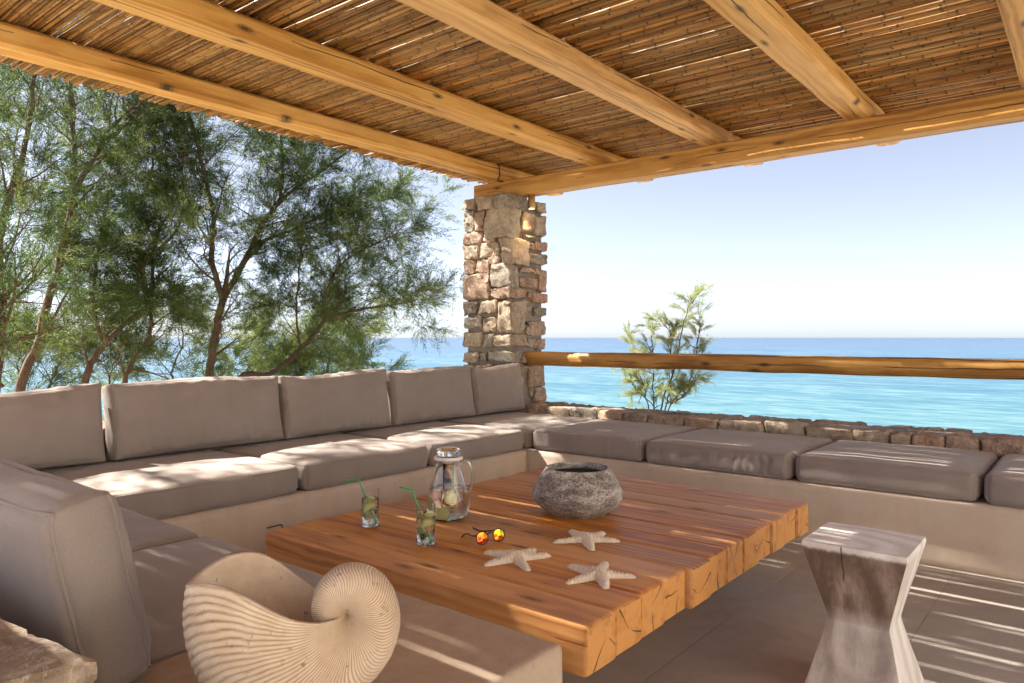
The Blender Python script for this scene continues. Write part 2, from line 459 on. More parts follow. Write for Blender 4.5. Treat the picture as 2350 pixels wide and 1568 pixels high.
def sea():
    V = []; Fc = []
    rs = [30, 60, 120, 300, 900, 3000, 9000, 30000]; n = 48
    for r in rs:
        for k in range(n): V.append((r * cos(2 * pi * k / n), r * sin(2 * pi * k / n), -6.0))
    for i in range(len(rs) - 1):
        for k in range(n):
            k2 = (k + 1) % n; Fc.append((i * n + k, (i + 1) * n + k, (i + 1) * n + k2, i * n + k2))
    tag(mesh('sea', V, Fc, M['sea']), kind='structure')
sea()

# ------------------------------------------------------------------ floor with tiles
def floor():
    f = boxmesh('floor', -1.2, 5.38, -2.2, 4.52, -.30, -.0016, M['grout'], r=.001); tag(f, kind='structure')
    tx, ty = 1.2, .6
    V, Fc = lattice(4, 4, 1, .9, .9, 0)
    me = None
    for i in range(-3, 1):
        for j in range(-4, 5):
            x0 = 2.78 + i * tx; y0 = .54 + j * ty
            if x0 < -1.15 or x0 + tx > 4.2 or y0 < -2.2: continue
            if me is None:
                P = roundbox(V, (tx / 2 - .0010, ty / 2 - .0010, .006), .0012)
                o = mesh('tile', P, Fc, M['tile'], f, smooth=False); me = o.data
            else:
                o = bpy.data.objects.new('tile', me); link(o, f)
            o.location = (x0 + tx / 2, y0 + ty / 2, -.006 + random.uniform(-.0006, .0006))
    p = boxmesh('bounce_paving', -7.0, 5.38, -9.0, -2.22, -.32, -.012, M['bounce_paving'], r=.01); tag(p, kind='structure')  # unseen pale paving, added to bounce sunlight in under the roof
    p2 = boxmesh('bounce_paving', -7.0, -1.22, -2.2, 9.0, -.32, -.012, M['bounce_paving'], r=.01); tag(p2, kind='structure')
floor()

def bounce_villa():
    # unseen villa added to bounce sunlight into the shade, behind the viewer's right shoulder
    root = empty('bounce_villa', (-.5, -6.2, 0)); tag(root, 'unseen white villa added behind the terrace to bounce sunlight into the shade', 'bounce_villa')
    m = mk_concrete('bounce_whitewash', (.58, .53, .46), (.64, .59, .52), (.69, .64, .57), .9, .6, .12)
    dk = simple('added_shutter_grey', (.12, .15, .17), .6)
    def ch(o): o.location = Vector(o.location) - root.location
    ch(boxmesh('wall', -7.0, 5.2, -9.0, -5.2, -.3, 3.6, m, root, r=.04))  # walls and roof of the added villa, an unseen bounce surface
    ch(boxmesh('roof', -7.1, 5.3, -9.1, -5.1, 3.602, 3.75, m, root, r=.03))
    ch(boxmesh('added_door', -1.6, -.6, -5.2, -5.15, -.008, 2.15, dk, root, r=.01))
    for x in (-5.2, 2.4): ch(boxmesh('added_window', x, x + 1.1, -5.2, -5.15, .95, 2.1, dk, root, r=.01))
bounce_villa()

# ------------------------------------------------------------------ stones
STN_V, STN_F = lattice(9, 9, 9, .5, .5, .5)
def stone(parent, x0, x1, y0, y1, z0, z1, seed, amp=.010, r=.26, mat=None, name='stone'):
    h = np.array([(x1 - x0) / 2, (y1 - y0) / 2, (z1 - z0) / 2])
    rr = random.Random(seed)
    P = roundbox(STN_V, h, min(h) * r)
    # skew so that no stone is a neat block
    sk = [rr.uniform(-.10, .10) for _ in range(6)]
    U = P / h
    P[:, 0] += h[0] * (sk[0] * U[:, 1] * U[:, 2]); P[:, 1] += h[1] * (sk[1] * U[:, 2] + sk[2] * U[:, 0] * U[:, 2]); P[:, 2] += h[2] * (sk[3] * U[:, 1] + sk[4] * U[:, 0] * U[:, 1])
    off = Vector((rr.uniform(0, 90), rr.uniform(0, 90), rr.uniform(0, 90)))
    for i in range(len(P)):
        q = Vector(P[i]) * 14 + off
        nv = noise.noise_vector(q) + .75 * noise.noise_vector(q * 2.6) + .35 * noise.noise_vector(q * 6)
        P[i] += np.array(nv) * amp
    c = ((x0 + x1) / 2, (y0 + y1) / 2, (z0 + z1) / 2)
    o = mesh(name, P, STN_F, mat or M['stone'], parent, smooth=True)
    o.location = c
    o.data.set_sharp_from_angle(angle=radians(24))
    return o

F_, CX_, HY_ = 1669.0, 1175.0, 775.0
VIEW = Vector((cos(CAM_AZ), sin(CAM_AZ), 0)); RIGHT = Vector((sin(CAM_AZ), -cos(CAM_AZ), 0))
def meas(px, py, **k):
    """measuring aid: sight line of a survey point met with a known plane -> metres"""
    d = VIEW * F_ + RIGHT * (px - CX_) + Vector((0, 0, HY_ - py))
    (a, v), = k.items(); i = 'xyz'.index(a)
    o = Vector((0, 0, CAM_H)); t = (v - o[i]) / d[i]
    return o + d * t

PX, PY = 4.90, 3.99            # inner faces of the two parapets
def pillar():
    root = empty('stone_pillar', (5.15, 4.27, 0)); tag(root, 'square pillar of rough brown and cream stones carrying the roof beam', 'pillar')
    def ch(o): o.location = Vector(o.location) - root.location; return o
    ch(boxmesh('mortar_core', PX + .024, 5.388, PY + .024, 4.528, -.3, 2.345, M['mortar'], root, r=.02))
    L = """125 225 203 275|207 205 307 275|125 288 195 405|197 297 255 400|127 410 237 478|247 432 312 468|228 468 338 545|125 483 225 558|130 563 198 642|207 560 285 635|265 540 343 583|132 645 285 782|225 632 285 690|132 790 212 870|228 785 328 862|132 877 238 948|238 877 322 967|130 962 240 1053|240 970 300 1058|132 1072 222 1140|222 1078 262 1132|135 1147 198 1200|200 1142 298 1200|130 1210 240 1290|245 1205 330 1290"""
    Cn = """307 192 490 275|252 275 447 432|342 433 498 585|285 585 438 715|287 715 485 778|327 790 478 970|300 977 482 1050|268 1066 455 1135|300 1146 490 1200|335 1208 470 1290"""
    R = """540 230 600 305|455 288 525 412|525 305 600 440|470 415 525 442|500 465 522 505|527 450 595 520|500 515 593 592|443 598 522 638|525 607 552 645|447 650 547 725|550 607 593 742|487 735 508 778|508 742 592 808|450 787 490 808|467 815 512 850|525 822 592 880|485 905 510 930|502 902 592 988|480 930 500 985|493 995 540 1057|540 1005 590 1067|495 1150 588 1270|522 1275 588 1357|505 1275 524 1330|462 1075 520 1140|530 1075 590 1140"""
    conv = lambda x, y: ((1100 + x / 2.24) / 1.0894, (400 + y / 2.24) / 1.0894)
    sd = 100
    def rows(s):
        for it in s.split('|'): yield tuple(map(float, it.split()))
    for a in rows(L):
        p = meas(*conv(a[0], a[1]), x=PX); q = meas(*conv(a[2], a[3]), x=PX); sd += 1
        ch(stone(root, PX - random.uniform(.006, .028), PX + .11, q.y + .005, min(p.y, 4.55) - .005, q.z + .006, p.z - .006, sd, amp=.013))
    for a in rows(R):
        p = meas(*conv(a[0], a[1]), y=PY); q = meas(*conv(a[2], a[3]), y=PY); sd += 1
        ch(stone(root, p.x + .004, min(q.x, 5.41) - .004, PY - random.uniform(.006, .026), PY + .11, q.z + .006, p.z - .006, sd, amp=.009))
    for a in rows(Cn):
        p = meas(*conv(a[0], a[1]), x=PX); q = meas(*conv(a[2], a[3]), y=PY); q2 = meas(*conv(395, a[3]), x=PX); sd += 1
        ch(stone(root, PX - random.uniform(.012, .024), q.x - .005, PY - random.uniform(.010, .02), p.y - .005, q2.z + .006, p.z - .006, sd, r=.28, amp=.014))
    # the two faces turned to the sea: coarse quoins
    for k in range(9):
        z0 = -.2 + k * .282
        ch(stone(root, 5.02, 5.30, 4.44, 4.565, z0 + .01, z0 + .27, 900 + k)); ch(stone(root, 5.31, 5.425, 4.12, 4.55, z0 + .01, z0 + .27, 940 + k))
pillar()

def parapets():
    # sea-side parapet (along Y)
    root = empty('stone_parapet', (5.12, 1.0, 0)); tag(root, 'low dry-stone parapet behind the armless bench below the log rail', 'wall')
    def ch(o, r=root): o.location = Vector(o.location) - r.location; return o
    core = boxmesh('mortar_core', PX + .02, 5.33, -2.0, PY - .004, -.35, .512, M['mortar'], root, r=.02, seg=(10, 80, 4))
    for v in core.data.vertices:
        v.co.z += .010 * noise.noise((v.co.x * 7, v.co.y * 7, 3)) if v.co.z > .4 else 0
    ch(core)
    xs = [78, 120, 265, 392, 505, 618, 790, 945, 1155, 1348, 1565, 1737, 1835, 1985, 2145, 2360]
    ys = []
    for x in xs:
        px = (1280 + x / 1.836) / 1.0894
        d = VIEW * F_ + RIGHT * (px - CX_); ys.append(d.y * PX / d.x)
    while ys[-1] > -1.8: ys.append(ys[-1] - random.uniform(.16, .3))
    sd = 2000
    for a, b in zip(ys[:-1], ys[1:]):
        sd += 1
        if a > PY: a = PY - .006
        ch(stone(root, PX - random.uniform(.0, .022), PX + random.uniform(.10, .16), b + .006, a - .006, .405, .527 + random.uniform(-.008, .010), sd, amp=.010, r=.3))
    # lower course, mostly behind the cushions
    y = PY - .02
    while y > -1.8:
        wd = random.uniform(.14, .3); sd += 1
        ch(stone(root, PX - random.uniform(-.004, .012), PX + .12, y - wd + .01, y, .30, .40, sd)); y -= wd
    # flat cap stones bedded in the top
    y = PY - .05
    while y > -1.9:
        wd = random.uniform(.13, .34); sd += 1; x0 = 5.07 + random.uniform(-.02, .05)
        ch(stone(root, x0, x0 + random.uniform(.1, .17), y - wd, y, .45, .509 + random.uniform(-.004, .006), sd, amp=.010)); y -= wd * random.uniform(1.05, 1.5)
    y = PY - .03
    while y > -1.9:
        wd = random.uniform(.12, .32); sd += 1
        ch(stone(root, 5.24, 5.36 + random.uniform(-.02, .02), y - wd, y, .40, .518 + random.uniform(-.010, .008), sd, amp=.012)); y -= wd * random.uniform(1.02, 1.2)
    # parapet behind the left sofa (along X)
    r2 = empty('stone_parapet', (2.5, 4.25, 0)); tag(r2, 'low stone parapet hidden behind the row of back cushions', 'wall')
    ch(boxmesh('mortar_core', -.9, PX - .02, PY + .03, 4.42, -.35, .625, M['mortar'], r2, r=.02), r2)
    x = PX - .03
    while x > -.8:
        wd = random.uniform(.16, .34); sd += 1
        ch(stone(r2, x - wd + .008, x, PY + random.uniform(.0, .02), PY + .2, .50, .65 + random.uniform(-.015, .015), sd, amp=.011), r2)
        ch(stone(r2, x - wd + .008, x, PY + .22, PY + .44, .44, .64 + random.uniform(-.02, .015), sd + 5000, amp=.014), r2)
        x -= wd
    # wall behind the near sofa, its top just in the corner of the picture
    r3 = empty('stone_parapet', (.18, 2.2, 0)); tag(r3, 'rough stone wall end behind the upright cushion by the shell planter', 'wall')
    ch(boxmesh('mortar_core', -.06, .385, .95, PY - .03, -.35, .50, M['mortar'], r3, r=.02), r3)
    for (x0, x1, y0, y1, z0, z1) in [(.08, .425, 1.13, 1.55, .44, .640), (.29, .455, .985, 1.125, .38, .575), (.34, .47, .89, .98, .36, .53), (-.12, .07, 1.2, 1.6, .38, .60),
                                     (.05, .40, 1.56, 1.93, .40, .655), (.12, .395, 1.95, 2.3, .42, .585), (-.10, .04, 1.63, 2.1, .4, .57), (.14, .395, 2.32, 2.62, .42, .6), (.12, .395, 2.64, 3.0, .42, .59), (.12, .395, 3.02, 3.4, .42, .6),
                                     (-.07, .18, .95, 1.18, .33, .48)]:
        sd += 1; ch(stone(r3, x0, x1, y0, y1, z0, z1, sd, amp=.018, r=.3), r3)
parapets()

# ------------------------------------------------------------------ concrete bench
def bench():
    root = empty('concrete_bench', (2.6, 2.4, 0)); tag(root, 'U-shaped built-in bench base of smooth beige plaster', 'bench')
    def ch(o): o.location = Vector(o.location) - root.location; return o
    g = .001
    ch(boxmesh('bench_base', .39, 4.00, 3.10, PY + .028, -.004, .32, M['plaster'], root, r=.008, seg=(30, 8, 6)))
    ch(boxmesh('bench_base', 4.00 + g, PX + .018, -1.9, PY + .024, -.004, .32, M['plaster'], root, r=.008, seg=(8, 40, 6)))
    ch(boxmesh('bench_base', .387, 1.225, 1.46, 3.10 - g, -.004, .32, M['plaster'], root, r=.008, seg=(8, 20, 6)))
    V, Fc = lattice(40, 30, 16, .5, .5, .5)
    h = ((1.250 - .40) / 2, (1.459 - .872) / 2, .464 / 2)
    P = roundbox(V, h, .014)
    for i in range(len(P)):
        q = Vector(P[i]); P[i] += np.array(noise.noise_vector(q * 22)) * .0016 + np.array(noise.noise_vector(q * 70)) * .0010
    o = mesh('end_block', P, Fc, M['block'], root, smooth=True); o.location = (.825, 1.1655, .228); ch(o)
    # small bent metal hook let into the plaster
    hk = tube(smooth_curve([(1.955, 3.092, .192), (1.99, 3.086, .194), (2.02, 3.084, .196), (2.032, 3.085, .192), (2.034, 3.086, .18)], 14), .0035, 6)
    ch(mesh('hook', *hk, M['dark_metal'], root, smooth=True))
bench()

# ------------------------------------------------------------------ cushions
def cushion_mesh(name, Lx, Ly, Hz, r, puff, side, seed, wr=.0022, sag=0.0, gather=1.0, droop=0.0, ear=-.010, waist=0.0):
    rr = random.Random(seed); off = Vector((rr.uniform(0, 99), rr.uniform(0, 99), rr.uniform(0, 99)))
    nx = max(26, int(Lx / .0105)); ny = max(22, int(Ly / .0150)); nz = max(8, int(Hz / .012))
    V, Fc = lattice(nx, ny, nz, .45, .45, .35)
    hx, hy, hz = Lx / 2, Ly / 2, Hz / 2
    def deform(U, P):
        u, v, w_ = U[:, 0], U[:, 1], U[:, 2]
        fu = 1 - np.abs(u) ** 3.2; fv = 1 - np.abs(v) ** 3.2; fw = 1 - np.abs(w_) ** 2
        Q = P.copy()
        Q[:, 2] += np.where(w_ > 0, 1, -.35) * np.abs(w_) ** 1.5 * puff * fu * fv
        Q[:, 1] += np.sign(v) * np.abs(v) ** 6 * side * fw * (1 - np.abs(u) ** 6)
        Q[:, 0] += np.sign(u) * np.abs(u) ** 6 * side * fw * (1 - np.abs(v) ** 6)
        # corners drawn in
        ck = (np.abs(u) ** 10) * (np.abs(v) ** 10)
        Q[:, 0] += np.sign(u) * ck * ear; Q[:, 1] += np.sign(v) * ck * ear
        Q[:, 0] -= np.sign(u) * np.abs(u) ** 8 * (1 - v * v) * waist; Q[:, 1] -= np.sign(v) * np.abs(v) ** 8 * (1 - u * u) * waist
        if sag: Q[:, 2] -= sag * np.exp(-((u - .1) ** 2 + (v + .15) ** 2) * 2.5) * (w_ > 0) * np.abs(w_)
        if droop: Q[:, 1] += droop * np.sin((u + rr_ph) * 2.4) * np.clip(v, 0, 1) ** 2
        return Q
    rr_ph = rr.uniform(-1, 1)
    P = deform(V, roundbox(V, (hx, hy, hz), r))
    ph = [rr.uniform(0, 40) for _ in range(6)]
    for i in range(len(P)):
        u, v, w_ = V[i]; p = P[i]
        q = Vector(p) + off
        low = noise.noise(q * 5) * .004 + noise.noise(q * 11) * .002
        dx = max(abs(u), 0); dy = abs(v)
        n_ = Vector((0, 0, 0))
        ax = max(abs(u), abs(v), abs(w_))
        if abs(w_) >= .999: n_ = Vector((0, 0, 1 if w_ > 0 else -1))
        elif abs(v) >= .999: n_ = Vector((0, 1 if v > 0 else -1, 0))
        else: n_ = Vector((1 if u > 0 else -1, 0, 0))
        d = low
        if abs(w_) >= .999:
            # gathers radiating in from the seams
            eu = (1 - abs(u)) * hx; ev = (1 - abs(v)) * hy
            mk = max(0, noise.noise(Vector((p[0] * 3.1, p[1] * 3.1, ph[4]))) + .25)
            d += gather * wr * (noise.noise(Vector((p[1] * 42, p[0] * 6, ph[0]))) * exp(-eu / .05) + noise.noise(Vector((p[0] * 42, p[1] * 6, ph[1]))) * exp(-ev / .05)) * mk * 2.2 * (1 - max(abs(u), abs(v)) ** 40)
            ee = min(eu, ev); fo = noise.noise(Vector((p[0] * 13 + p[1] * 5, p[1] * 15 - p[0] * 4, ph[5])))
            d += gather * .0030 * (1 - abs(fo) * 2.2) * exp(-((ee - .05) / .06) ** 2) * max(0, noise.noise(Vector((p[0] * 4, p[1] * 4, ph[3]))) + .35)
        else:
            s = p[0] if abs(v) >= .999 else p[1]
            m = max(0.0, noise.noise(Vector((s * 2.6, ph[2], 0))) + .12)
            d += wr * 2.6 * noise.noise(Vector((s * 34 + .8 * noise.noise(Vector((s * 9, p[2] * 20, 0))), p[2] * 5, ph[3]))) * m * (1 - w_ ** 6) * (1 - max(abs(u) if abs(v) >= .999 else 0, abs(v) if abs(v) < .999 else 0) ** 12)
        P[i] = p + np.array(n_ * d)
    # piping path: the two long seams
    def seam(sgn):
        m = 60; U = []
        for k in range(m): U.append((-1 + 2 * k / m, -1, sgn))
        for k in range(m): U.append((1, -1 + 2 * k / m, sgn))
        for k in range(m): U.append((1 - 2 * k / m, 1, sgn))
        for k in range(m): U.append((-1, 1 - 2 * k / m, sgn))
        U.append(U[0]); U = np.array(U, float)
        Q = deform(U, roundbox(U, (hx, hy, hz), r))
        for i in range(len(Q)):
            Q[i] += np.array([noise.noise(Vector(Q[i]) * 9 + off) * .0012] * 3)
        return Q
    return P, Fc, seam(1), seam(-1)

def cushion(name, Lx, Ly, Hz, label, seed, loc, rot=(0, 0, 0), cat='cushion', group=None, r=.032, puff=.02, side=.008, pr=.0026, **kw):
    P, Fc, s1, s2 = cushion_mesh(name, Lx, Ly, Hz, r, puff, side, seed, **kw)
    o = mesh(name, P, Fc, M['fabric'], None, smooth=True)
    o.location = loc; o.rotation_euler = rot
    for s in (s1, s2):
        V, F2 = tube([tuple(q) for q in s], pr, 6, cap=False)
        mesh('piping', V, F2, M['fabric'], o, smooth=True)
    return tag(o, label, cat, group)

SZ = .32; SH = .135
zc = SZ + SH / 2 + .004
# bench under the log rail
prev = [(3.095, 2.222, 'taupe seat cushion on the rail-side bench, first one out from the corner square'),
        (2.212, 1.312, 'taupe seat cushion with pleated front edge, second on the rail-side bench from the corner'),
        (1.300, .448, 'taupe seat cushion on the rail-side bench, third from the corner square'),
        (.434, -.44, 'taupe seat cushion at the cut-off end of the rail-side bench')]
for k, (a, b, lab) in enumerate(prev):
    cushion('seat_cushion', a - b - .006, .875, SH, lab, 10 + k, (4.005 + .4425, (a + b) / 2, zc), (0, 0, -pi / 2), group='seat cushions on the bench', puff=.016, wr=.0034 if k != 1 else .0085)
cushion('seat_cushion', .885, .875, SH, 'square taupe seat cushion in the corner beside the stone pillar', 20, (4.455, 3.545, zc), (0, 0, 0), group='seat cushions on the bench', puff=.014)
for k, (a, b, lab) in enumerate([(1.243, 2.168, 'long taupe seat cushion dappled with sun, next to the shaded near corner'),
                                 (2.182, 3.068, 'taupe seat cushion in the middle of the row below the back cushions'),
                                 (3.082, 3.985, 'taupe seat cushion with a bright sun patch beside the corner square')]):
    cushion('seat_cushion', b - a - .006, .875, SH, lab, 30 + k, ((a + b) / 2, 3.545, zc), (0, 0, 0), group='seat cushions on the bench', puff=.018, wr=.0028)
cushion('seat_cushion', .83, .875, SH, 'taupe seat cushion in the near corner partly in bright sun', 40, (.815, 3.545, zc), (0, 0, 0), group='seat cushions on the bench', puff=.014)
cushion('seat_cushion', .80, .815, SH, 'taupe seat cushion behind the tall upright cushion, farther from the shell planter', 41, (.815, 2.69, zc), (0, 0, pi / 2), group='seat cushions on the bench', puff=.010)
cushion('seat_cushion', .80, .815, SH, 'creased taupe seat cushion butting against the plaster block', 42, (.815, 1.875, zc), (0, 0, pi / 2), group='seat cushions on the bench', puff=.008, wr=.004)

# back cushions on the long sofa; local y = up, local z = front
bk = [(.60, 1.535, .375, 'taupe back cushion leaning at the near end of the long row'),
      (1.572, 2.545, .385, 'widest taupe back cushion of the row, second from its near end'),
      (2.562, 3.395, .385, 'taupe back cushion in the middle of the row'),
      (3.425, 4.275, .385, 'taupe back cushion with a peaked upper corner, next but one to the pillar'),
      (4.290, 4.905, .380, 'smallest taupe back cushion standing against the stone pillar')]
for k, (a, b, hh, lab) in enumerate(bk):
    lean = radians(9 + random.uniform(-1.5, 1.5))
    T = .135
    # base centre of the cushion
    cz = .47 + hh / 2 * cos(lean) + .012
    cy = 3.865 + T / 2 * .9 + hh / 2 * sin(lean) * .9 - .03
    cushion('back_cushion', b - a - .004, hh, T, lab, 50 + k, ((a + b) / 2, cy, cz), (pi / 2 - lean, 0, radians(random.uniform(-.8, .8))), group='back cushions in a row', r=.022, puff=.040, side=.010, wr=.0050, gather=4.2, droop=.012, ear=.008, waist=.010, pr=.0034)
# tall upright cushion on the near sofa, seen on its end
lean = radians(12)
cushion('back_cushion', .98, .36, .125, 'tall dark taupe back cushion seen on its end beside the shell planter', 71, (.545, 1.858, .643), (pi / 2 - lean, 0, pi / 2), group='back cushions on the near sofa', r=.042, puff=.052, side=.010, wr=.0036, gather=2.0, pr=.0045, ear=.006, waist=.012)

# ------------------------------------------------------------------ pergola
def beam_mesh(L, wy, hz, bev, seed, wob=.004, ns=60, taper=0.0, npc=4):
    """beam along local X from 0..L, rounded-corner section, slightly uneven"""
    sec = []
    for cx, cy, a0 in ((1, 1, 0), (-1, 1, pi / 2), (-1, -1, pi), (1, -1, 3 * pi / 2)):
        for k in range(npc + 1):
            a = a0 + k * (pi / 2) / npc
            sec.append((cx * (wy / 2 - bev) + bev * cos(a), cy * (hz / 2 - bev) + bev * sin(a)))
    # extra points on the flats
    full = []
    n0 = len(sec)
    for i in range(n0):
        a = sec[i]; b = sec[(i + 1) % n0]; full.append(a)
        if math.hypot(a[0] - b[0], a[1] - b[1]) > .02:
            for q in (.05, .35, .65, .95): full.append((a[0] + (b[0] - a[0]) * q, a[1] + (b[1] - a[1]) * q))
    n = len(full); V = []; Fc = []
    o1 = seed * 3.7
    xs = [0, .004, .012] + list(np.linspace(.05, L - .05, ns)) + [L - .012, L - .004, L]
    for i, x in enumerate(xs):
        e = min(x, L - x); sh = 1 - .10 * max(0, 1 - e / .012) ** 2 * 1.0
        s = sh * (1 + taper * (x / L - .5))
        cy = noise.noise((x * .5, o1, 0)) * wob * 2.0; cz = noise.noise((x * .5, o1, 9)) * wob * 1.2
        for (a, b) in full:
            d = noise.noise((x * 2.3, a * 14 + o1, b * 14)) * wob + noise.noise((x * 8, a * 30 + o1, b * 30)) * wob * .3
            l = math.hypot(a, b)
            V.append((x, a * s + a / l * d + cy, b * s + b / l * d + cz))
    for i in range(len(xs) - 1):
        for k in range(n):
            k2 = (k + 1) % n; Fc.append((i * n + k, i * n + k2, (i + 1) * n + k2, (i + 1) * n + k))
    Fc.append(tuple(range(n))[::-1]); Fc.append(tuple((len(xs) - 1) * n + k for k in range(n)))
    return V, Fc

RAF_Y = [4.175, 3.19, 2.205, 1.215, .265, -.72]
def pergola():
    root = empty('pergola', (2.4, 2.0, 2.5)); tag(root, 'timber pergola roof of golden rafters covered with split reed canes', 'pergola')
    def ch(o, base=root): o.location = Vector(o.location) - base.location; return o
    # main beam along Y on the pillar
    V, Fc = beam_mesh(6.2, .158, .153, .014, 1, .004, 90)
    o = mesh('main_beam', V, Fc, M['beam'], root, smooth=True); o.rotation_euler = (0, 0, -pi / 2); o.location = (5.08, 4.52, 2.428); ch(o)
    V, Fc = beam_mesh(6.2, .158, .153, .014, 2, .004, 30)
    o = mesh('main_beam', V, Fc, M['beam'], root, smooth=True); o.rotation_euler = (0, 0, -pi / 2); o.location = (-.85, 4.52, 2.428); ch(o)
    for k, y in enumerate(RAF_Y):
        V, Fc = beam_mesh(6.98, .172, .118, .018, 10 + k, .0055, 110, npc=1)
        o = mesh('rafter', V, Fc, M['rafter'], root, smooth=True); o.location = (-1.13, y, 2.558); o.data.set_sharp_from_angle(angle=radians(28)); ch(o)
    # unseen outer posts
    for (x, y) in ((5.08, -1.55), (-.85, 4.2), (-.85, -1.55)):
        ch(boxmesh('post', x - .07, x + .07, y - .07, y + .07, -.008, 2.348, M['beam'], root, r=.012))
    # cable clipped round the first rafter
    yy = RAF_Y[0]; cb = smooth_curve([(4.86, yy - .06, 2.622), (4.845, yy - .095, 2.60), (4.85, yy - .098, 2.56), (4.86, yy - .09, 2.515), (4.885, yy - .05, 2.492), (4.93, yy - .02, 2.488), (4.99, yy - .02, 2.492)], 24)
    ch(mesh('cable', *tube(cb, .0055, 6), M['black'], root, smooth=True))
    # reed cover
    roof = mesh('reed_roof', [(-1.0, -1.2, 2.66), (-1.0, -1.195, 2.66), (-.995, -1.2, 2.66)], [(0, 1, 2)], M['cane'], root)
    ch(roof)
    rbase = Vector(roof.location)
    def cane_mesh(L, rad, seed, sides=7, lean=False):
        rr = random.Random(seed); V = []; Fc = []; J = []
        y = -rr.uniform(0, .2); rings = []
        ph = rr.uniform(0, 50)
        node_r = 1.0
        while y < L:
            sp = rr.uniform(.13, .26)
            for dy, f, j in (((0.0, 1.0, 0.0), (.006, 1.1, 1.0), (.012, 1.0, 0.0)) if lean else ((0.0, .97, .25), (.004, 1.13, 1.0), (.009, 1.10, .8), (.014, .99, .1), (sp * .5, .955, 0.0))):
                yy = y + dy
                if -.02 <= yy <= L + .02: rings.append((yy, f, j))
            y += sp
        tp = rr.uniform(-.10, .10)
        for (yy, f, j) in rings:
            ox = noise.noise((yy * .8, ph, 0)) * .010 + noise.noise((yy * 2.7, ph, 5)) * .0045
            oz = noise.noise((yy * .8, ph, 11)) * .007
            r_ = rad * f * (1 + tp * (yy / L - .5) * 2)
            for k in range(sides):
                a = 2 * pi * k / sides
                V.append((ox + r_ * cos(a), yy, oz + r_ * sin(a))); J.append(j)
        m = len(rings)
        for i in range(m - 1):
            for k in range(sides):
                k2 = (k + 1) % sides; Fc.append((i * sides + k, (i + 1) * sides + k, (i + 1) * sides + k2, i * sides + k2))
        Fc.append(tuple(range(sides))); Fc.append(tuple((m - 1) * sides + k for k in range(sides))[::-1])
        return V, Fc, J
    variants = []
    for k in range(22):
        rad = random.choice([.0072, .0082, .009, .010, .0108, .012])
        V, Fc, J = cane_mesh(6.2, rad, 300 + k)
        me = bpy.data.meshes.new('cane'); me.from_pydata(V, [], Fc); me.polygons.foreach_set('use_smooth', [True] * len(Fc))
        me.materials.append(M['cane'])
        a = me.attributes.new('joint', 'FLOAT', 'POINT'); a.data.foreach_set('value', J)
        variants.append((me, rad) + cane_mesh(6.2, rad, 300 + k, 5, True))
    # far-to-near rows: the visible ones are single canes
    x = 5.80; cnt = 0; restV = []; restF = []; restJ = []
    lastr = .01
    while x > -1.05:
        me, rad, V, Fc, J = random.choice(variants)
        x -= (rad + lastr) * random.uniform(.76, .90); lastr = rad
        if random.random() < .03: x -= random.uniform(.004, .010)
        yend = 4.80 + random.gauss(0, .022) + .03 * noise.noise((x * 2.0, 3, 0))
        zz = 2.625 + rad + random.uniform(-.001, .009)
        rz = random.gauss(0, .0022)
        if cnt < 300:
            o = bpy.data.objects.new('cane', me); link(o, roof)
            o.location = Vector((x, yend, zz)) - Vector(rbase) - root.location
            o.rotation_euler = (random.gauss(0, .001), 0, pi + rz)
            cnt += 1
        else:
            b = len(restV)
            restV += [(x - p[0], yend - p[1], zz + p[2]) for p in V]; restJ += J
            restF += [tuple(i + b for i in f) for f in Fc]
    o = mesh('canes', restV, restF, M['cane'], roof, smooth=True); tag(o, kind='stuff'); attr_color(o, 'joint', restJ)
    o.location = -Vector(rbase) - root.location
    # loose second layer above, closing most gaps
    V2 = []; F2 = []; J2 = []; x = 5.78
    while x > -1.0:
        me, rad, V, Fc, J = random.choice(variants)
        x -= (rad + .009) * random.uniform(.85, 1.25)
        if random.random() < .07: x -= random.uniform(.01, .03)
        b = len(V2); y0 = 4.78 + random.gauss(0, .03); zz = 2.652 + rad; sk = random.gauss(0, .004)
        V2 += [(x - p[0] + sk * p[1], y0 - p[1], zz + p[2]) for p in V]; J2 += J; F2 += [tuple(i + b for i in f) for f in Fc]
    o = mesh('canes', V2, F2, M['cane'], roof, smooth=True); tag(o, kind='stuff'); attr_color(o, 'joint', J2)
    o.location = -Vector(rbase) - root.location
pergola()

# log rail
V, Fc = beam_mesh(6.0, .128, .122, .050, 77, .007, 90, taper=-.03, npc=5)
o = mesh('log_rail', V, Fc, M['rail'], None, smooth=True); o.rotation_euler = (0, 0, -pi / 2); o.location = (5.15, PY + .02, .914)
tag(o, 'honey-coloured log handrail fixed to the stone pillar above the parapet', 'rail')

#%%PART2
# ------------------------------------------------------------------ coffee table
ZT = .37
def table():
    root = empty('coffee_table', (2.43, 1.73, 0)); tag(root, 'massive low coffee table of orange-brown squared timbers', 'coffee table')
    n = 12; x0, x1 = 1.535, 3.335; pw = (x1 - x0) / n
    for k in range(n):
        j = random.uniform(-.005, .005); L = 1.437 + random.uniform(-.009, .009)
        V, Fc = beam_mesh(L, pw - .0042, .131 + random.uniform(-.003, .003), .0055, 200 + k, .0007, 24, npc=2)
        o = mesh('plank', V, Fc, M['table'], root, smooth=True)
        o.rotation_euler = (0, 0, -pi / 2); o.location = (x0 + (k + .5) * pw - 2.43, 2.452 + j - 1.73, ZT - .0655 + random.uniform(-.0008, .0008))
        o.data.set_sharp_from_angle(angle=radians(30))
    b = boxmesh('table_base', 1.98, 2.88, 1.42, 2.06, 0.001, .2375, M['table'], root, r=.01); b.location = -root.location
table()

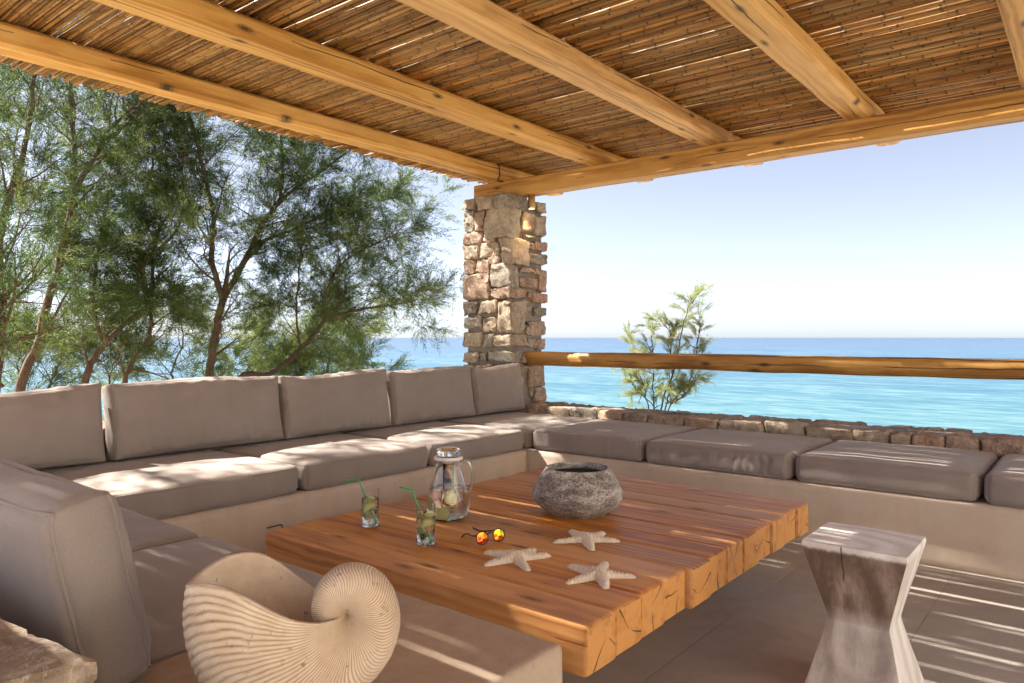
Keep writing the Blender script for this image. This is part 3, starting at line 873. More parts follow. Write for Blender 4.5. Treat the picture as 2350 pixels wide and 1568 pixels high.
# ------------------------------------------------------------------ stone pot
def mk_pot():
    t = NT('pitted_grey_clay'); o = t.coord()
    n1 = t.noise(t.map(o, (1, 1, 2.6)), 15, 6, .7, .4); n2 = t.noise(t.map(o, (1, 1, 2.2)), 105, 4, .75); n3 = t.noise(o, 4, 3, .5)
    f = t.math('ADD', t.math('MULTIPLY', n1, .45), t.math('MULTIPLY', n2, .55))
    f = t.math('ADD', f, t.math('MULTIPLY', t.math('SUBTRACT', n3, .5), .25))
    col = t.ramp(f, [(.37, (.07, .063, .058)), (.45, (.22, .20, .188)), (.53, (.43, .40, .375)), (.62, (.66, .63, .60))])
    pit = t.ramp(t.noise(t.map(o, (1, 1, 1.8)), 90, 3, .6), [(.62, 0.), (.68, 1.)])
    col = t.mix(pit, col, (.05, .04, .035))
    h = t.math('SUBTRACT', f, t.math('MULTIPLY', pit, .6))
    return t.out(col, .9, t.bump(h, .8, .006))
M['pot'] = mk_pot()
def pot():
    prof = [(0.0, .0), (.110, .0), (.122, .004), (.150, .020), (.174, .042), (.187, .066), (.189, .078), (.185, .094), (.173, .120), (.157, .146), (.142, .168), (.132, .183), (.129, .187), (.125, .187), (.1225, .183), (.124, .172), (.128, .160)]
    pts = smooth_curve([(r, 0, z) for r, z in prof], 80); prof = [(max(p.x, 0), p.z) for p in pts]
    V, Fc = lathe(prof, 96)
    V = np.array(V)
    for i in range(len(V)):
        q = Vector(V[i]); d = noise.noise(Vector((q.x, q.y, q.z * 1.6)) * 16) * .0022 + noise.noise(Vector((q.x, q.y, q.z * 1.8)) * 55) * .0014
        l = math.hypot(q.x, q.y)
        if l > .02 and q.z > .002: V[i][0] += q.x / l * d; V[i][1] += q.y / l * d
    Fc = [f for f in Fc if len(f) == 4]
    o = mesh('stone_pot', V, Fc, M['pot'], None, smooth=True); o.location = (2.537, 1.706, ZT + .001)
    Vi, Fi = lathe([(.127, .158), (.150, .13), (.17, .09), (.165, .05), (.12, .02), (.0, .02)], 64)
    mesh('dark_liner', Vi, Fi, M['inner_black'], o, smooth=True)  # plain matt black skin inside the pot
    tag(o, 'squat round pitted grey clay pot with a black inside', 'pot')
pot()

# ------------------------------------------------------------------ glassware and drinks
def mk_glass(name, tint=(1, 1, 1), ior=1.45, rough=0.0):
    t = NT(name); t.out(tint, rough, None, Transmission_Weight=1.0, IOR=ior); return t.m
M['glass'] = mk_glass('clear_glass', (.98, 1.0, .99))
M['thin_glass'] = mk_glass('thin_clear_plastic', (.97, .985, .98), 1.12)
M['water'] = mk_glass('drink_water', (.995, 1.0, .98), 1.333)
M['drink'] = mk_glass('lime_water', (.985, 1.0, .95), 1.333)
def mk_citrus(name, rind, pith, pulp):
    t = NT(name); o = t.coord(); s = t.sep(o)
    r = t.math('SQRT', t.math('ADD', t.math('MULTIPLY', s[0], s[0]), t.math('MULTIPLY', s[1], s[1])))
    a = t.math('ARCTAN2', s[1], s[0])
    sg = t.math('ABSOLUTE', t.math('SINE', t.math('MULTIPLY', a, 4.5)))
    memb = t.ramp(sg, [(.05, 1.), (.22, 0.)])
    memb = t.math('MAXIMUM', memb, t.ramp(r, [(.003, 1.), (.004, 0.)]))
    n = t.noise(t.map(o, (1, 1, 1)), 300, 3, .6)
    c = t.mix(t.math('MULTIPLY', n, .5), pulp, tuple(min(1, x * 1.25) for x in pulp))
    c = t.mix(t.math('MULTIPLY', memb, .75), c, pith)
    c = t.mix(t.ramp(r, [(.0195, 0.), (.021, 1.)]), c, pith)
    c = t.mix(t.ramp(r, [(.0232, 0.), (.0238, 1.)]), c, rind)
    t.out(c, .35, None, Subsurface_Weight=.15); t.b.inputs['Subsurface Radius'].default_value = (.01, .01, .005); t.b.inputs['Subsurface Scale'].default_value = .3
    return t.m
M['lemon'] = mk_citrus('lemon_flesh', (.92, .78, .06), (.96, .95, .75), (.95, .90, .30))
M['lime'] = mk_citrus('lime_flesh', (.38, .55, .05), (.95, .97, .70), (.92, .97, .40))
def mk_leaf(name, c):
    t = NT(name); o = t.coord(); n = t.noise(o, 120, 3, .6)
    return t.out(t.mix(n, tuple(x * .6 for x in c), c), .5, t.bump(n, .4, .002))
M['mint'] = mk_leaf('mint_leaf', (.13, .26, .035))
M['straw'] = simple('green_straw', (.02, .42, .13), .35)

def slice_mesh(r=.0245, th=.004, wedge=2 * pi, n=30):
    V = []; Fc = []
    m = n if wedge > 6.2 else n + 1
    rr = [(0, th / 2), (r * .5, th / 2), (r * .9, th / 2), (r, th * .25), (r, -th * .25), (r * .9, -th / 2), (r * .5, -th / 2), (0, -th / 2)]
    for k in range(m):
        a = wedge * k / n
        for (q, z) in rr: V.append((q * cos(a), q * sin(a), z))
    c = len(rr)
    for k in range(n):
        k2 = (k + 1) % m if wedge > 6.2 else k + 1
        for i in range(c - 1): Fc.append((k * c + i, k2 * c + i, k2 * c + i + 1, k * c + i + 1))
    if wedge < 6.2:
        Fc.append(tuple(range(c))); Fc.append(tuple(n * c + i for i in range(c))[::-1])
    return V, Fc

def leaf_mesh(L=.032, wd=.017):
    V = []; Fc = []; n = 8
    for i in range(n + 1):
        t_ = i / n; w2 = wd / 2 * sin(pi * min(1, t_ ** .8 + .02)) * (1 if i < n else 0) + .0004
        for s in (-1, -.5, 0, .5, 1):
            V.append((t_ * L, s * w2, .006 * sin(t_ * 2.6) + abs(s) * .003 + .0006 * sin(i * 2.4) * abs(s)))
    for i in range(n):
        for k in range(4): Fc.append((i * 5 + k, (i + 1) * 5 + k, (i + 1) * 5 + k + 1, i * 5 + k + 1))
    return V, Fc

RV = RIGHT; FV = VIEW
def place(c, dx, dd, z): return Vector(c) + RV * dx + FV * dd + Vector((0, 0, z))

def tumbler(c, label):
    H, r = .140, .0333; n = 60
    outer = []; rows = 44
    V = []; Fc = []
    prof = [(0, 0.0), (.022, 0.0), (.0295, .0008), (.0318, .003)] + [(.0318 + .0015 * (i / rows), .003 + (H - .003) * i / rows) for i in range(1, rows + 1)] + [(.0328, H + .0006), (.0318, H)] + [(.0308 + .001 * (1 - i / 8), H - (H - .013) * i / 8) for i in range(1, 9)] + [(.026, .0105), (0, .010)]
    V, Fc = lathe(prof, n)
    V = np.array(V)
    for i in range(len(V)):
        x, y, z = V[i]; l = math.hypot(x, y)
        if l > .0312 and .006 < z < .088:
            a = atan2(y, x); k = 9
            p1 = abs(((a * k / (2 * pi) + z / .034) % 1) - .5) * 2; p2 = abs(((a * k / (2 * pi) - z / .034) % 1) - .5) * 2
            d = -.0019 * max(0, 1 - min(p1, p2) / .38) + .0006
            V[i][0] += x / l * d; V[i][1] += y / l * d
    o = mesh('tumbler', V, Fc, M['glass'], None, smooth=True); o.location = (c[0], c[1], ZT + .0012)
    o.data.set_sharp_from_angle(angle=radians(28))
    Vw, Fw = lathe([(0, .0103), (.0262, .0108), (.0310, .0136), (.0314, .06), (.0317, .108), (.0310, .1088), (0, .1086)], 40)
    mesh('drink', Vw, Fw, M['drink'], o, smooth=True)
    return tag(o, label, 'glass', 'cut-glass tumblers on the table')

G1 = (1.840, 2.200, ZT + .0012); G2 = (1.800, 1.853, ZT + .0012)
tumbler(G1, 'cut-glass tumbler of lime drink at the left edge of the table beside the plaster bench')
tumbler(G2, 'cut-glass tumbler of lime drink in front of the glass pitcher')
def straw(c, pts, label):
    P = [place(c, *p) for p in pts]
    a, b, d = P
    path = [a, a.lerp(b, .5), a.lerp(b, .92)] + [a.lerp(b, .97) + (b - a.lerp(b, .97)) * 1.0] + [b.lerp(d, .06), b.lerp(d, .5), d]
    V, Fc = tube(path, .0029, 10, cap=False)
    o = mesh('drinking_straw', V, Fc, M['straw'], None, smooth=True)
    tag(o, label, 'straw', 'drinking straws')
straw(G1, [(.016, .004, .013), (-.045, -.002, .181), (-.0955, -.004, .177)], 'bent green straw with a level tip in the tumbler beside the plaster bench')
straw(G2, [(.014, .004, .013), (-.047, -.002, .192), (-.093, -.004, .203)], 'bent green straw with a rising tip in the tumbler in front of the pitcher')

def citrus(c, dx, dd, z, rot, mat, wedge, label, r=.0245, th=.005, name='lime_wedge', cat='lime', group='citrus in the drinks'):
    V, Fc = slice_mesh(r, th, wedge)
    o = mesh(name, V, Fc, M[mat], None, smooth=False)
    o.location = place(c, dx, dd, z); o.rotation_euler = rot
    tag(o, label, cat, group)
def mint(c, dx, dd, z, label, seed, n=5, group='mint in the drinks', L=.026):
    rr = random.Random(seed); parts = []
    for k in range(n):
        V, Fc = leaf_mesh(L * rr.uniform(.7, 1.05), L * .55)
        Rm = Matrix.Rotation(rr.uniform(0, 6.28), 4, 'Z') @ Matrix.Rotation(rr.uniform(-.9, .5), 4, 'Y') @ Matrix.Rotation(rr.uniform(-.6, .6), 4, 'X')
        parts.append(([Rm @ Vector(p) * .8 for p in V], Fc))
    V, Fc = merge(parts)
    V = [(max(-.022, min(.022, p[0])), max(-.022, min(.022, p[1])), p[2]) for p in V]
    o = mesh('mint_sprig', V, Fc, M['mint'], None, smooth=True); o.location = place(c, dx, dd, z)
    tag(o, label, 'mint', group)
az = CAM_AZ
t1, t2 = 'tumbler beside the bench', 'tumbler before the pitcher'
citrus(G1, .004, -.006, .094, (1.25, .3, az + 1.2), 'lime', 2.6, 'pale lime wedge floating highest in the ' + t1, th=.011)
citrus(G1, -.004, .004, .066, (1.4, .5, az + 1.9), 'lime', 2.9, 'pale lime wedge halfway down the ' + t1, th=.013)
citrus(G1, -.006, .008, .040, (.7, .3, az), 'lime', 2.9, 'pale lime wedge near the bottom of the ' + t1, th=.012)
mint(G1, .012, .006, .052, 'dark mint leaves beside the straw in the ' + t1, 5)
citrus(G2, -.010, -.008, .100, (.9, .4, az + .8), 'lime', 2.4, 'green lime wedge under the straw at the surface in the ' + t2, th=.010)
citrus(G2, .012, -.002, .098, (1.0, -.4, az + 2.4), 'lime', 2.4, 'green lime wedge at the surface in the ' + t2 + ', away from its straw', th=.010)
citrus(G2, .010, .004, .066, (1.4, .2, az + 1.6), 'lime', 3.0, 'pale lime wedge halfway down the ' + t2, th=.014)
citrus(G2, -.006, -.006, .045, (.8, .2, az + .4), 'lime', 3.0, 'yellowish lime wedge low in the ' + t2, th=.013)
mint(G2, -.004, -.008, .026, 'dark mint leaves at the bottom of the ' + t2, 9)

def pitcher():
    c = (2.120, 2.052, ZT + .0012)
    root = empty('water_pitcher', c); tag(root, 'tall glass pitcher with white collar holding lemon water', 'pitcher')
    op = [(.0, .0), (.052, .0), (.064, .003), (.078, .018), (.0855, .042), (.087, .062), (.0845, .088), (.078, .115), (.069, .145), (.060, .175), (.0535, .200), (.0505, .222), (.0515, .240)]
    op = [(p.x, p.z) for p in smooth_curve([(r, 0, z) for r, z in op], 60)]
    ip = [(max(r - .0026, 0), max(z, .006)) for r, z in op if r > .045]
    prof = [(max(r, 0), z) for r, z in op] + [(.0502, .2415), (.0490, .240)] + [(r, z) for r, z in reversed(ip)][1:] + [(.03, .0062), (0, .006)]
    V, Fc = lathe(prof, 72); mesh('jug_body', V, Fc, M['glass'], root, smooth=True)
    lvl = .124
    wp = [(0, .0063), (.048, .0063)] + [(r - .0022, z) for r, z in op if r > .06 and z > .006 and z < lvl - .002]
    rl = [r for r, z in op if abs(z - lvl) < .004 or z < lvl][-1] - .0022
    wp += [(rl, lvl - .0005), (rl - .001, lvl), (0, lvl)]
    V, Fc = lathe(wp, 72); mesh('water', V, Fc, M['water'], root, smooth=True)
    # collar, lid, infuser
    V, Fc = lathe([(.049, .236), (.0565, .236), (.058, .240), (.058, .247), (.0565, .250), (.049, .250)], 64, closed=True); mesh('collar', V, Fc, M['white_plastic'], root, smooth=True)
    V, Fc = lathe([(.0225, .222), (.0245, .222), (.0245, .236), (.0225, .236)], 40, closed=True); mesh('infuser_ring', V, Fc, M['white_plastic'], root, smooth=True)
    V, Fc = lathe([(0, .046), (.019, .046), (.022, .05), (.0225, .06), (.0225, .246), (.0218, .246), (.0218, .0605), (.0185, .0475), (0, .0468)], 48); mesh('infuser_tube', V, Fc, M['thin_glass'], root, smooth=True)
    V, Fc = lathe([(0, .2506), (.034, .2506), (.0415, .256), (.0475, .264), (.049, .270), (.0465, .277), (.038, .2835), (.022, .287), (0, .288)], 56); mesh('lid', V, Fc, M['glass'], root, smooth=True)
    hp = [(.0515, .218), (.060, .228), (.078, .232), (.094, .214), (.0985, .175), (.094, .130), (.082, .108), (.0745, .110)]
    path = smooth_curve([RV * a + Vector((0, 0, b)) for a, b in hp], 40)
    V, Fc = tube(path, [.0065 + .001 * abs(i / 40 - .5) for i in range(41)], 12); mesh('handle', V, Fc, M['glass'], root, smooth=True)
    lip = [(.0500, .232), (.058, .238)]
    face = az - pi / 2
    citrus(c, .012, -.048, .090, (pi / 2 - .05, 0, az - pi / 2 + .25), 'lemon', 7, 'yellow lemon slice facing out of the pitcher of water', r=.0245, name='lemon_slice', cat='lemon')
    citrus(c, -.036, -.038, .030, (pi / 2 - .1, 0, az - pi / 2 + 1.0), 'lime', 7, 'green-rimmed lime slice on edge at the bottom of the pitcher', name='lime_slice')
    citrus(c, -.012, -.046, .030, (pi / 2 - .25, 0, az - pi / 2 - .4), 'lime', 7, 'pale lime slice beside the green-rimmed one in the pitcher', name='lime_slice')
    citrus(c, .048, .018, .108, (.5, .3, az), 'lemon', 2.8, 'lemon wedge at the water surface by the pitcher handle', name='lemon_wedge', cat='lemon', th=.01)
    citrus(c, -.05, .012, .056, (1.3, .2, az + .3), 'lime', 7, 'pale lime slice pressed against the far side of the pitcher', name='lime_slice')
    where = ['opposite the handle', 'above the green-rimmed lime slice', 'just above the yellow lemon slice', 'between lemon slice and handle', 'against the bench side of the glass', 'behind the infuser tube']
    for k, (dx, dd) in enumerate([(-.050, -.012), (-.028, -.046), (-.005, -.055), (.03, -.040), (-.046, .03), (.02, .045)]):
        mint(c, dx * .92, dd * .92, .112, 'dark mint leaves floating in the pitcher ' + where[k], 30 + k, 3, 'mint floating in the pitcher', .024)
pitcher()

# ------------------------------------------------------------------ sunglasses
def sunglasses():
    root = empty('sunglasses', (1.954, 1.6795, ZT + .0008), (0, 0, radians(-15))); tag(root, 'dark-framed sunglasses with orange mirrored lenses lying on the table', 'sunglasses')
    t = NT('mirror_lens'); s = t.sep(t.coord())
    f = t.math('MULTIPLY_ADD', s[2], 14, -.05); f = t.math('ADD', f, t.math('MULTIPLY', s[0], 5))
    col = t.ramp(f, [(.0, (.75, .10, .03)), (.35, (.90, .25, .02)), (.6, (.85, .50, .02)), (.95, (.45, .55, .05))])
    t.out(col, .06, None, Metallic=1.0); lens_m = t.m
    fr = simple('tortoise_frame', (.018, .016, .02), .25)
    R0 = .0225; tilt = radians(-14)
    tm = Matrix.Rotation(tilt, 4, 'X')
    def outline(k):
        a = 2 * pi * k / 36; c_, s_ = cos(a), sin(a)
        x = R0 * 1.06 * (abs(c_) ** .9) * (1 if c_ > 0 else -1); z = R0 * .98 * (abs(s_) ** .9) * (1 if s_ > 0 else -1)
        if z > .008: z *= .93
        return x, z
    for sg in (-1, 1):
        cx = sg * .0355
        path = []
        for k in range(37):
            x, z = outline(k); path.append(tm @ Vector((cx + x, 0, R0 + z + .0026)))
        V, Fc = tube(path, .0023, 8, cap=False); mesh('rim', V, Fc, fr, root, smooth=True)
        V = [Vector((0, .0, 0))]; Fc = []
        V = [tm @ Vector((cx, -.0022, R0 + .0026))]
        for ring in (.5, 1.0):
            for k in range(36):
                x, z = outline(k); V.append(tm @ Vector((cx + x * ring, -.0022 * (1 - ring ** 2), R0 + z * ring + .0026)))
        for k in range(36):
            k2 = (k + 1) % 36; Fc.append((0, 1 + k, 1 + k2)); Fc.append((1 + k, 37 + k, 37 + k2, 1 + k2))
        mesh('lens', V, Fc, lens_m, root, smooth=True)
        pt = [tm @ Vector((cx + sg * R0 * .95, .002, R0 * 1.55)), tm @ Vector((cx + sg * (R0 + .006), .006, R0 * 1.62)), tm @ Vector((cx + sg * (R0 + .007), .02, R0 * 1.62))]
        mesh('hinge', *tube(pt, [.003, .003, .0022], 6), fr, root, smooth=True)
        e = pt[-1]
        if sg > 0: arm = [e, e + Vector((-.03, .016, .0)), e + Vector((-.075, .024, .004)), e + Vector((-.112, .02, .022))]
        else: arm = [e, e + Vector((.012, .045, -.004)), e + Vector((.02, .085, -.018)), e + Vector((.022, .105, -.035))]
        arm = smooth_curve(arm, 16); V, Fc = tube(arm, [.0021 + .0012 * (i / 16) for i in range(17)], 6); mesh('temple', V, Fc, fr, root, smooth=True)
    br = smooth_curve([tm @ Vector((-.0135, 0, R0 * 1.45)), tm @ Vector((0, -.001, R0 * 1.72)), tm @ Vector((.0135, 0, R0 * 1.45))], 10)
    mesh('bridge', *tube(br, .0022, 6), fr, root, smooth=True)
sunglasses()

# ------------------------------------------------------------------ starfish
def mk_star():
    t = NT('dried_starfish'); o = t.coord(); n = t.noise(o, 60, 4, .65); n2 = t.noise(o, 400, 2, .6)
    at = t.n('ShaderNodeAttribute'); at.attribute_name = 'spine'
    c = t.ramp(n, [(.3, (.70, .60, .48)), (.6, (.82, .73, .61))])
    c = t.mix(at.outputs['Fac'], c, (.93, .88, .80))
    c = t.mix(t.ramp(n2, [(.62, 0.), (.72, .5)]), c, (.40, .31, .22))
    return t.out(c, .9, t.bump(n2, .5, .003))
M['star'] = mk_star()
def starfish(center, tips, label, seed):
    zc_ = lambda x, y: ((1160 + x / 4.127) / 1.0894, (1120 + y / 4.127) / 1.0894)
    c = meas(*zc_(*center), z=ZT + .014)
    T = [meas(*zc_(*q), z=ZT + .010) - c for q in tips]
    rr = random.Random(seed); N = 118; S = .125
    arms = []
    for q in T:
        v = Vector((q.x, q.y)); L = min(max(v.length, .075), .118); arms.append((v.normalized(), L, rr.uniform(-.10, .10), rr.uniform(.9, 1.1)))
    sp = []
    for d, L, bend, wk in arms:
        for off, st in ((0, .010), (.42, .011), (-.42, .011), (.78, .013), (-.78, .013)):
            s = .014 + rr.uniform(0, .008)
            while s < L * .97:
                wd = .0235 * wk * (1 - .62 * s / L); p = d * s + Vector((-d.y, d.x)) * (off * wd + bend * s * s / L * 1.6 + rr.uniform(-.001, .001)); sp.append((p.x, p.y, rr.uniform(.0016, .0028))); s += st * rr.uniform(.8, 1.25)
    sp = np.array(sp)
    g = np.linspace(-S, S, N); X, Y = np.meshgrid(g, g)
    Hh = np.zeros_like(X)
    for d, L, bend, wk in arms:
        s = X * d.x + Y * d.y
        sc_ = np.clip(s, 0, L); e = -X * d.y + Y * d.x - bend * sc_ * sc_ / L * 1.6
        wd = .0240 * wk * (1 - .60 * np.clip(sc_ / L, 0, 1) ** 1.1)
        dist = np.sqrt(e ** 2 + (s - sc_) ** 2)
        prof = np.clip(1 - (dist / wd) ** 2, 0, 1) ** .5
        Hh = np.maximum(Hh, prof * wd * .92)
    Hh += np.where(Hh > 0, .006 * np.exp(-(X ** 2 + Y ** 2) / .025 ** 2), 0)
    A = np.zeros_like(X)
    for (a, b, r_) in sp:
        m = np.exp(-((X - a) ** 2 + (Y - b) ** 2) / (r_ * .95) ** 2)
        A = np.maximum(A, m)
    ok = Hh > .0008
    Hh += A * .0055 * ok
    idx = -np.ones(X.shape, int); V = []; Fc = []; at = []
    lift = [(d, L, rr.uniform(-.002, .006)) for d, L, _, _ in arms]
    for j in range(N):
        for i in range(N):
            near = ok[max(j - 1, 0):j + 2, max(i - 1, 0):i + 2].any()
            if near:
                idx[j, i] = len(V); V.append((X[j, i], Y[j, i], Hh[j, i] if ok[j, i] else 0.0)); at.append(A[j, i])
    for j in range(N - 1):
        for i in range(N - 1):
            q = (idx[j, i], idx[j, i + 1], idx[j + 1, i + 1], idx[j + 1, i])
            if min(q) >= 0 and (ok[j, i] or ok[j, i + 1] or ok[j + 1, i + 1] or ok[j + 1, i]): Fc.append(q)
    o = mesh('starfish', V, Fc, M['star'], None, smooth=True); attr_color(o, 'spine', at)
    o.location = (c.x, c.y, ZT + .0015)
    tag(o, label, 'starfish', 'starfish on the table')
starfish((1270, 920), [(1060, 850), (1460, 870), (1580, 945), (1310, 1045), (940, 970)], 'cream knobbly starfish closest to the grey pot', 1)
starfish((545, 1110), [(255, 1050), (680, 1030), (875, 1105), (640, 1240), (205, 1190)], 'cream knobbly starfish lying next to the sunglasses', 2)
starfish((1390, 1280), [(1060, 1205), (1450, 1170), (1740, 1315), (1515, 1410), (1080, 1385)], 'cream knobbly starfish with a raised arm, beside the squared table ends', 3)

# ------------------------------------------------------------------ hourglass stool
def mk_stool():
    t = NT('stool_wood_lit_shaded'); o = t.coord()
    gx = t.math('ABSOLUTE', t.sep(t.coord('Normal'))[0])
    w1 = t.n('ShaderNodeTexWave', wave_type='RINGS', rings_direction='Z'); w1.inputs['Scale'].default_value = 4.5; w1.inputs['Distortion'].default_value = 7; w1.inputs['Detail'].default_value = 3; w1.inputs['Detail Scale'].default_value = 1.0
    t.l(t.map(o, (1, .8, .32), (.1, -.02, -.2)), w1.inputs['Vector'])
    f1 = t.noise(t.map(o, (18, 18, 3)), 3, 5, .65, .6); f2 = t.noise(o, 5.5, 3, .55, .8)
    g = t.math('ADD', t.math('MULTIPLY', w1.outputs['Fac'], .3), t.math('MULTIPLY', f1, .6))
    pale = t.ramp(g, [(.3, (.70, .64, .60)), (.5, (.84, .80, .765)), (.65, (.90, .87, .84))])
    shade_tone = t.ramp(g, [(.3, (.16, .105, .075)), (.5, (.26, .185, .14)), (.68, (.40, .32, .265))])
    # light put in the colour: shaded faces dark, up-facing slopes, ends and top pale
    s = t.sep(o)
    ez = t.math('SUBTRACT', s[2], t.math('MULTIPLY', f1, .02))
    wh = t.math('MAXIMUM', t.ramp(ez, [(.448, 0.), (.458, 1.)]), t.math('MULTIPLY', t.ramp(t.math('ABSOLUTE', t.math('SUBTRACT', s[2], .236)), [(.0, .8), (.05, .0)]), f2))
    lo = t.ramp(s[2], [(.0, .62), (.235, .62), (.25, .0)])
    wh = t.math('MAXIMUM', wh, t.math('MULTIPLY', lo, t.ramp(f2, [(.3, .45), (.6, 1.)])))
    wh = t.math('MAXIMUM', wh, t.math('SUBTRACT', 1.0, t.ramp(gx, [(.35, 0.), (.6, 1.)])))
    col = t.mix(wh, shade_tone, pale)
    # one drying crack down the middle
    ck = t.math('ABSOLUTE', t.math('SUBTRACT', t.math('ADD', s[1], t.math('MULTIPLY', t.math('SUBTRACT', t.noise(t.map(o, (1, 1, 6)), 3, 3, .6), .5), .02)), .03))
    ckm = t.math('MULTIPLY', t.ramp(ck, [(.0008, 1.), (.002, 0.)]), t.ramp(s[2], [(.36, 0.), (.38, 1.)]))
    ckm = t.math('MULTIPLY', ckm, t.ramp(gx, [(.4, 0.), (.5, 1.)]))
    col = t.mix(ckm, col, (.05, .03, .02))
    return t.out(col, .55, t.bump(t.math('SUBTRACT', g, ckm), .25, .006))
M['stool'] = mk_stool()
def stool():
    H = .48; V, Fc = lattice(14, 14, 40, .4, .4, 0)
    P = []
    for u, v, w_ in V:
        z = (w_ + 1) / 2 * H
        k = abs(z - .240) / .240
        k = sqrt(k * k + .0007) if z > 0 else k
        hx = .076 + (.150 - .076) * min(k, 1.0) ** 1.0; hy = .086 + (.150 - .086) * min(k, 1.0)
        e = min(z, H - z); sh = .006 * max(0, 1 - e / .008) ** 2 + (.0)
        r_ = .007
        x = u * hx; y = v * hy
        cx_ = max(-hx + r_, min(hx - r_, x)); cy_ = max(-hy + r_, min(hy - r_, y))
        dx, dy = x - cx_, y - cy_; l = math.hypot(dx, dy)
        if l > r_: x, y = cx_ + dx / l * r_, cy_ + dy / l * r_
        s = 1 - sh / hx
        q = Vector((x * s, y * s, z)); n_ = noise.noise(q * 9) * .0018
        P.append((q.x + n_, q.y + n_ * .7, q.z))
    o = mesh('wooden_stool', P, Fc, M['stool'], None, smooth=True); o.location = (2.428, .570, .0008)
    o.data.set_sharp_from_angle(angle=radians(38))
    tag(o, 'hourglass block stool of pale wood, light and shade coloured into its faces', 'stool')
stool()

# ------------------------------------------------------------------ nautilus planter
def mk_shell():
    t = NT('carved_shell'); o = t.coord()
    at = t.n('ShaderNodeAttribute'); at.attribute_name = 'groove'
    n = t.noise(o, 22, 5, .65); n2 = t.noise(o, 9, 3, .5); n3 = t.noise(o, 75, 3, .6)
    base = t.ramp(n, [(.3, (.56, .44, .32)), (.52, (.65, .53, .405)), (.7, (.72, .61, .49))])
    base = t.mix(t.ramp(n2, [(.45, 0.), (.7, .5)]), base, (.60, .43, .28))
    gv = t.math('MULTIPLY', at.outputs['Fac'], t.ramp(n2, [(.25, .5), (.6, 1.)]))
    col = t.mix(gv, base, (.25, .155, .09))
    gp = t.math('MULTIPLY', t.ramp(n3, [(.60, 0.), (.68, .8)]), t.ramp(n, [(.48, 0.), (.6, 1.)]))
    col = t.mix(gp, col, (.15, .125, .105))
    return t.out(col, .78, t.bump(n3, .3, .004))
M['shell'] = mk_shell()
def nautilus():
    DEP = 1.25; S = DEP / 1669.0                       # metres per survey pixel at the planter
    # outer radius against turning angle (0 = right, growing clockwise: down, left, up)
    keyA = [-560, -450, -360, -270, -180, -90, 0, 45, 90, 120, 135, 150, 165, 180, 195, 230]
    keyR = [22, 30, 42, 56, 76, 112, 116, 137, 182, 262, 308, 335, 346, 350, 358, 372]
    def R(a): return float(np.interp(a, keyA, keyR)) * S
    # smooth the table
    aa = np.linspace(-560, 230, 400); rr_ = np.array([R(a) for a in aa])
    ker = np.ones(21) / 21; rs = np.convolve(np.pad(rr_, 10, 'edge'), ker, 'valid')
    def R(a): return float(np.interp(a, aa, rs))
    A0, A1 = -500.0, 206.0
    nt, nc = 900, 56
    V = []; G = []; Fc = []
    ph = 0.0
    def width(a):
        # half thickness across the shell
        return R(a) * (.50 if a < 40 else .50 - .12 * min(1, (a - 40) / 110.0))
    def pt(a_deg, c, inset=0.0):
        """c: 0..2pi round the section; 0 = outer keel, pi = axis"""
        k = (1 + cos(c)) / 2                           # 1 outer, 0 axis
        al = a_deg
        a = radians(al)
        ro = R(al) - inset; rin = R(al) * .02
        rad = rin + (ro - rin) * (k ** .80)
        hw = (width(al) - inset)
        side = sin(c)
        th = hw * (abs(side) ** .80) * (1 if side > 0 else -1)
        return rad, a, th
    for i in range(nt + 1):
        f = i / nt
        base_a = A0 + (A1 - A0) * f
        for j in range(nc):
            c = 2 * pi * j / nc
            k = (1 + cos(c)) / 2
            # growth lines sweep back towards the axis
            al = base_a - 20 * (1 - k) ** 1.2 + 9 * sin(k * pi) - 12 * k ** 3
            rad, a, th = pt(al, c)
            q = Vector((rad * cos(a), -rad * sin(a), th))
            ribs = base_a / 360 * 92 + .75 * noise.noise(Vector((base_a * .05, k * 2.2, 0))) + .25 * noise.noise(q * 40)
            s = abs(((ribs) % 1) - .5) * 2                # 0 groove .. 1 crest
            pr = 1 - (1 - s) ** 2.2
            amp = .0018 * min(1, R(al) / .10) * (.35 + .65 * min(1, rad / .05))
            amp *= .65 + .6 * (noise.noise(Vector((base_a * .11, k * 1.5, 4))) + .5)
            d = amp * (pr - .6) + .0008 * noise.noise(q * 60)
            l = math.hypot(rad, th) + 1e-6
            kk = k
            q += Vector((cos(a) * kk, -sin(a) * kk, (1 if th > 0 else -1) * (1 - kk * .7))).normalized() * d
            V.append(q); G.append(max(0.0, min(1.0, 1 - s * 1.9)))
    for i in range(nt):
        for j in range(nc):
            j2 = (j + 1) % nc; Fc.append((i * nc + j, i * nc + j2, (i + 1) * nc + j2, (i + 1) * nc + j))
    # inner skin of the body chamber and the rim
    nb = 160; b0 = len(V); s0 = nt - 300
    for ii in range(nb + 1):
        f = 1 - ii / nb * (300 / nt)
        base_a = A0 + (A1 - A0) * f
        for j in range(nc):
            c = 2 * pi * j / nc; k = (1 + cos(c)) / 2
            al = base_a - 20 * (1 - k) ** 1.2 + 9 * sin(k * pi) - 12 * k ** 3
            rad, a, th = pt(al, c, .010)
            V.append(Vector((rad * cos(a), -rad * sin(a), th))); G.append(0.0)
    for j in range(nc):
        j2 = (j + 1) % nc; Fc.append((nt * nc + j, nt * nc + j2, b0 + j2, b0 + j))
    for ii in range(nb):
        for j in range(nc):
            j2 = (j + 1) % nc; Fc.append((b0 + ii * nc + j, b0 + ii * nc + j2, b0 + (ii + 1) * nc + j2, b0 + (ii + 1) * nc + j))
    # stand it up: local x -> survey right, y -> up, z -> towards the viewer
    yaw = radians(6)
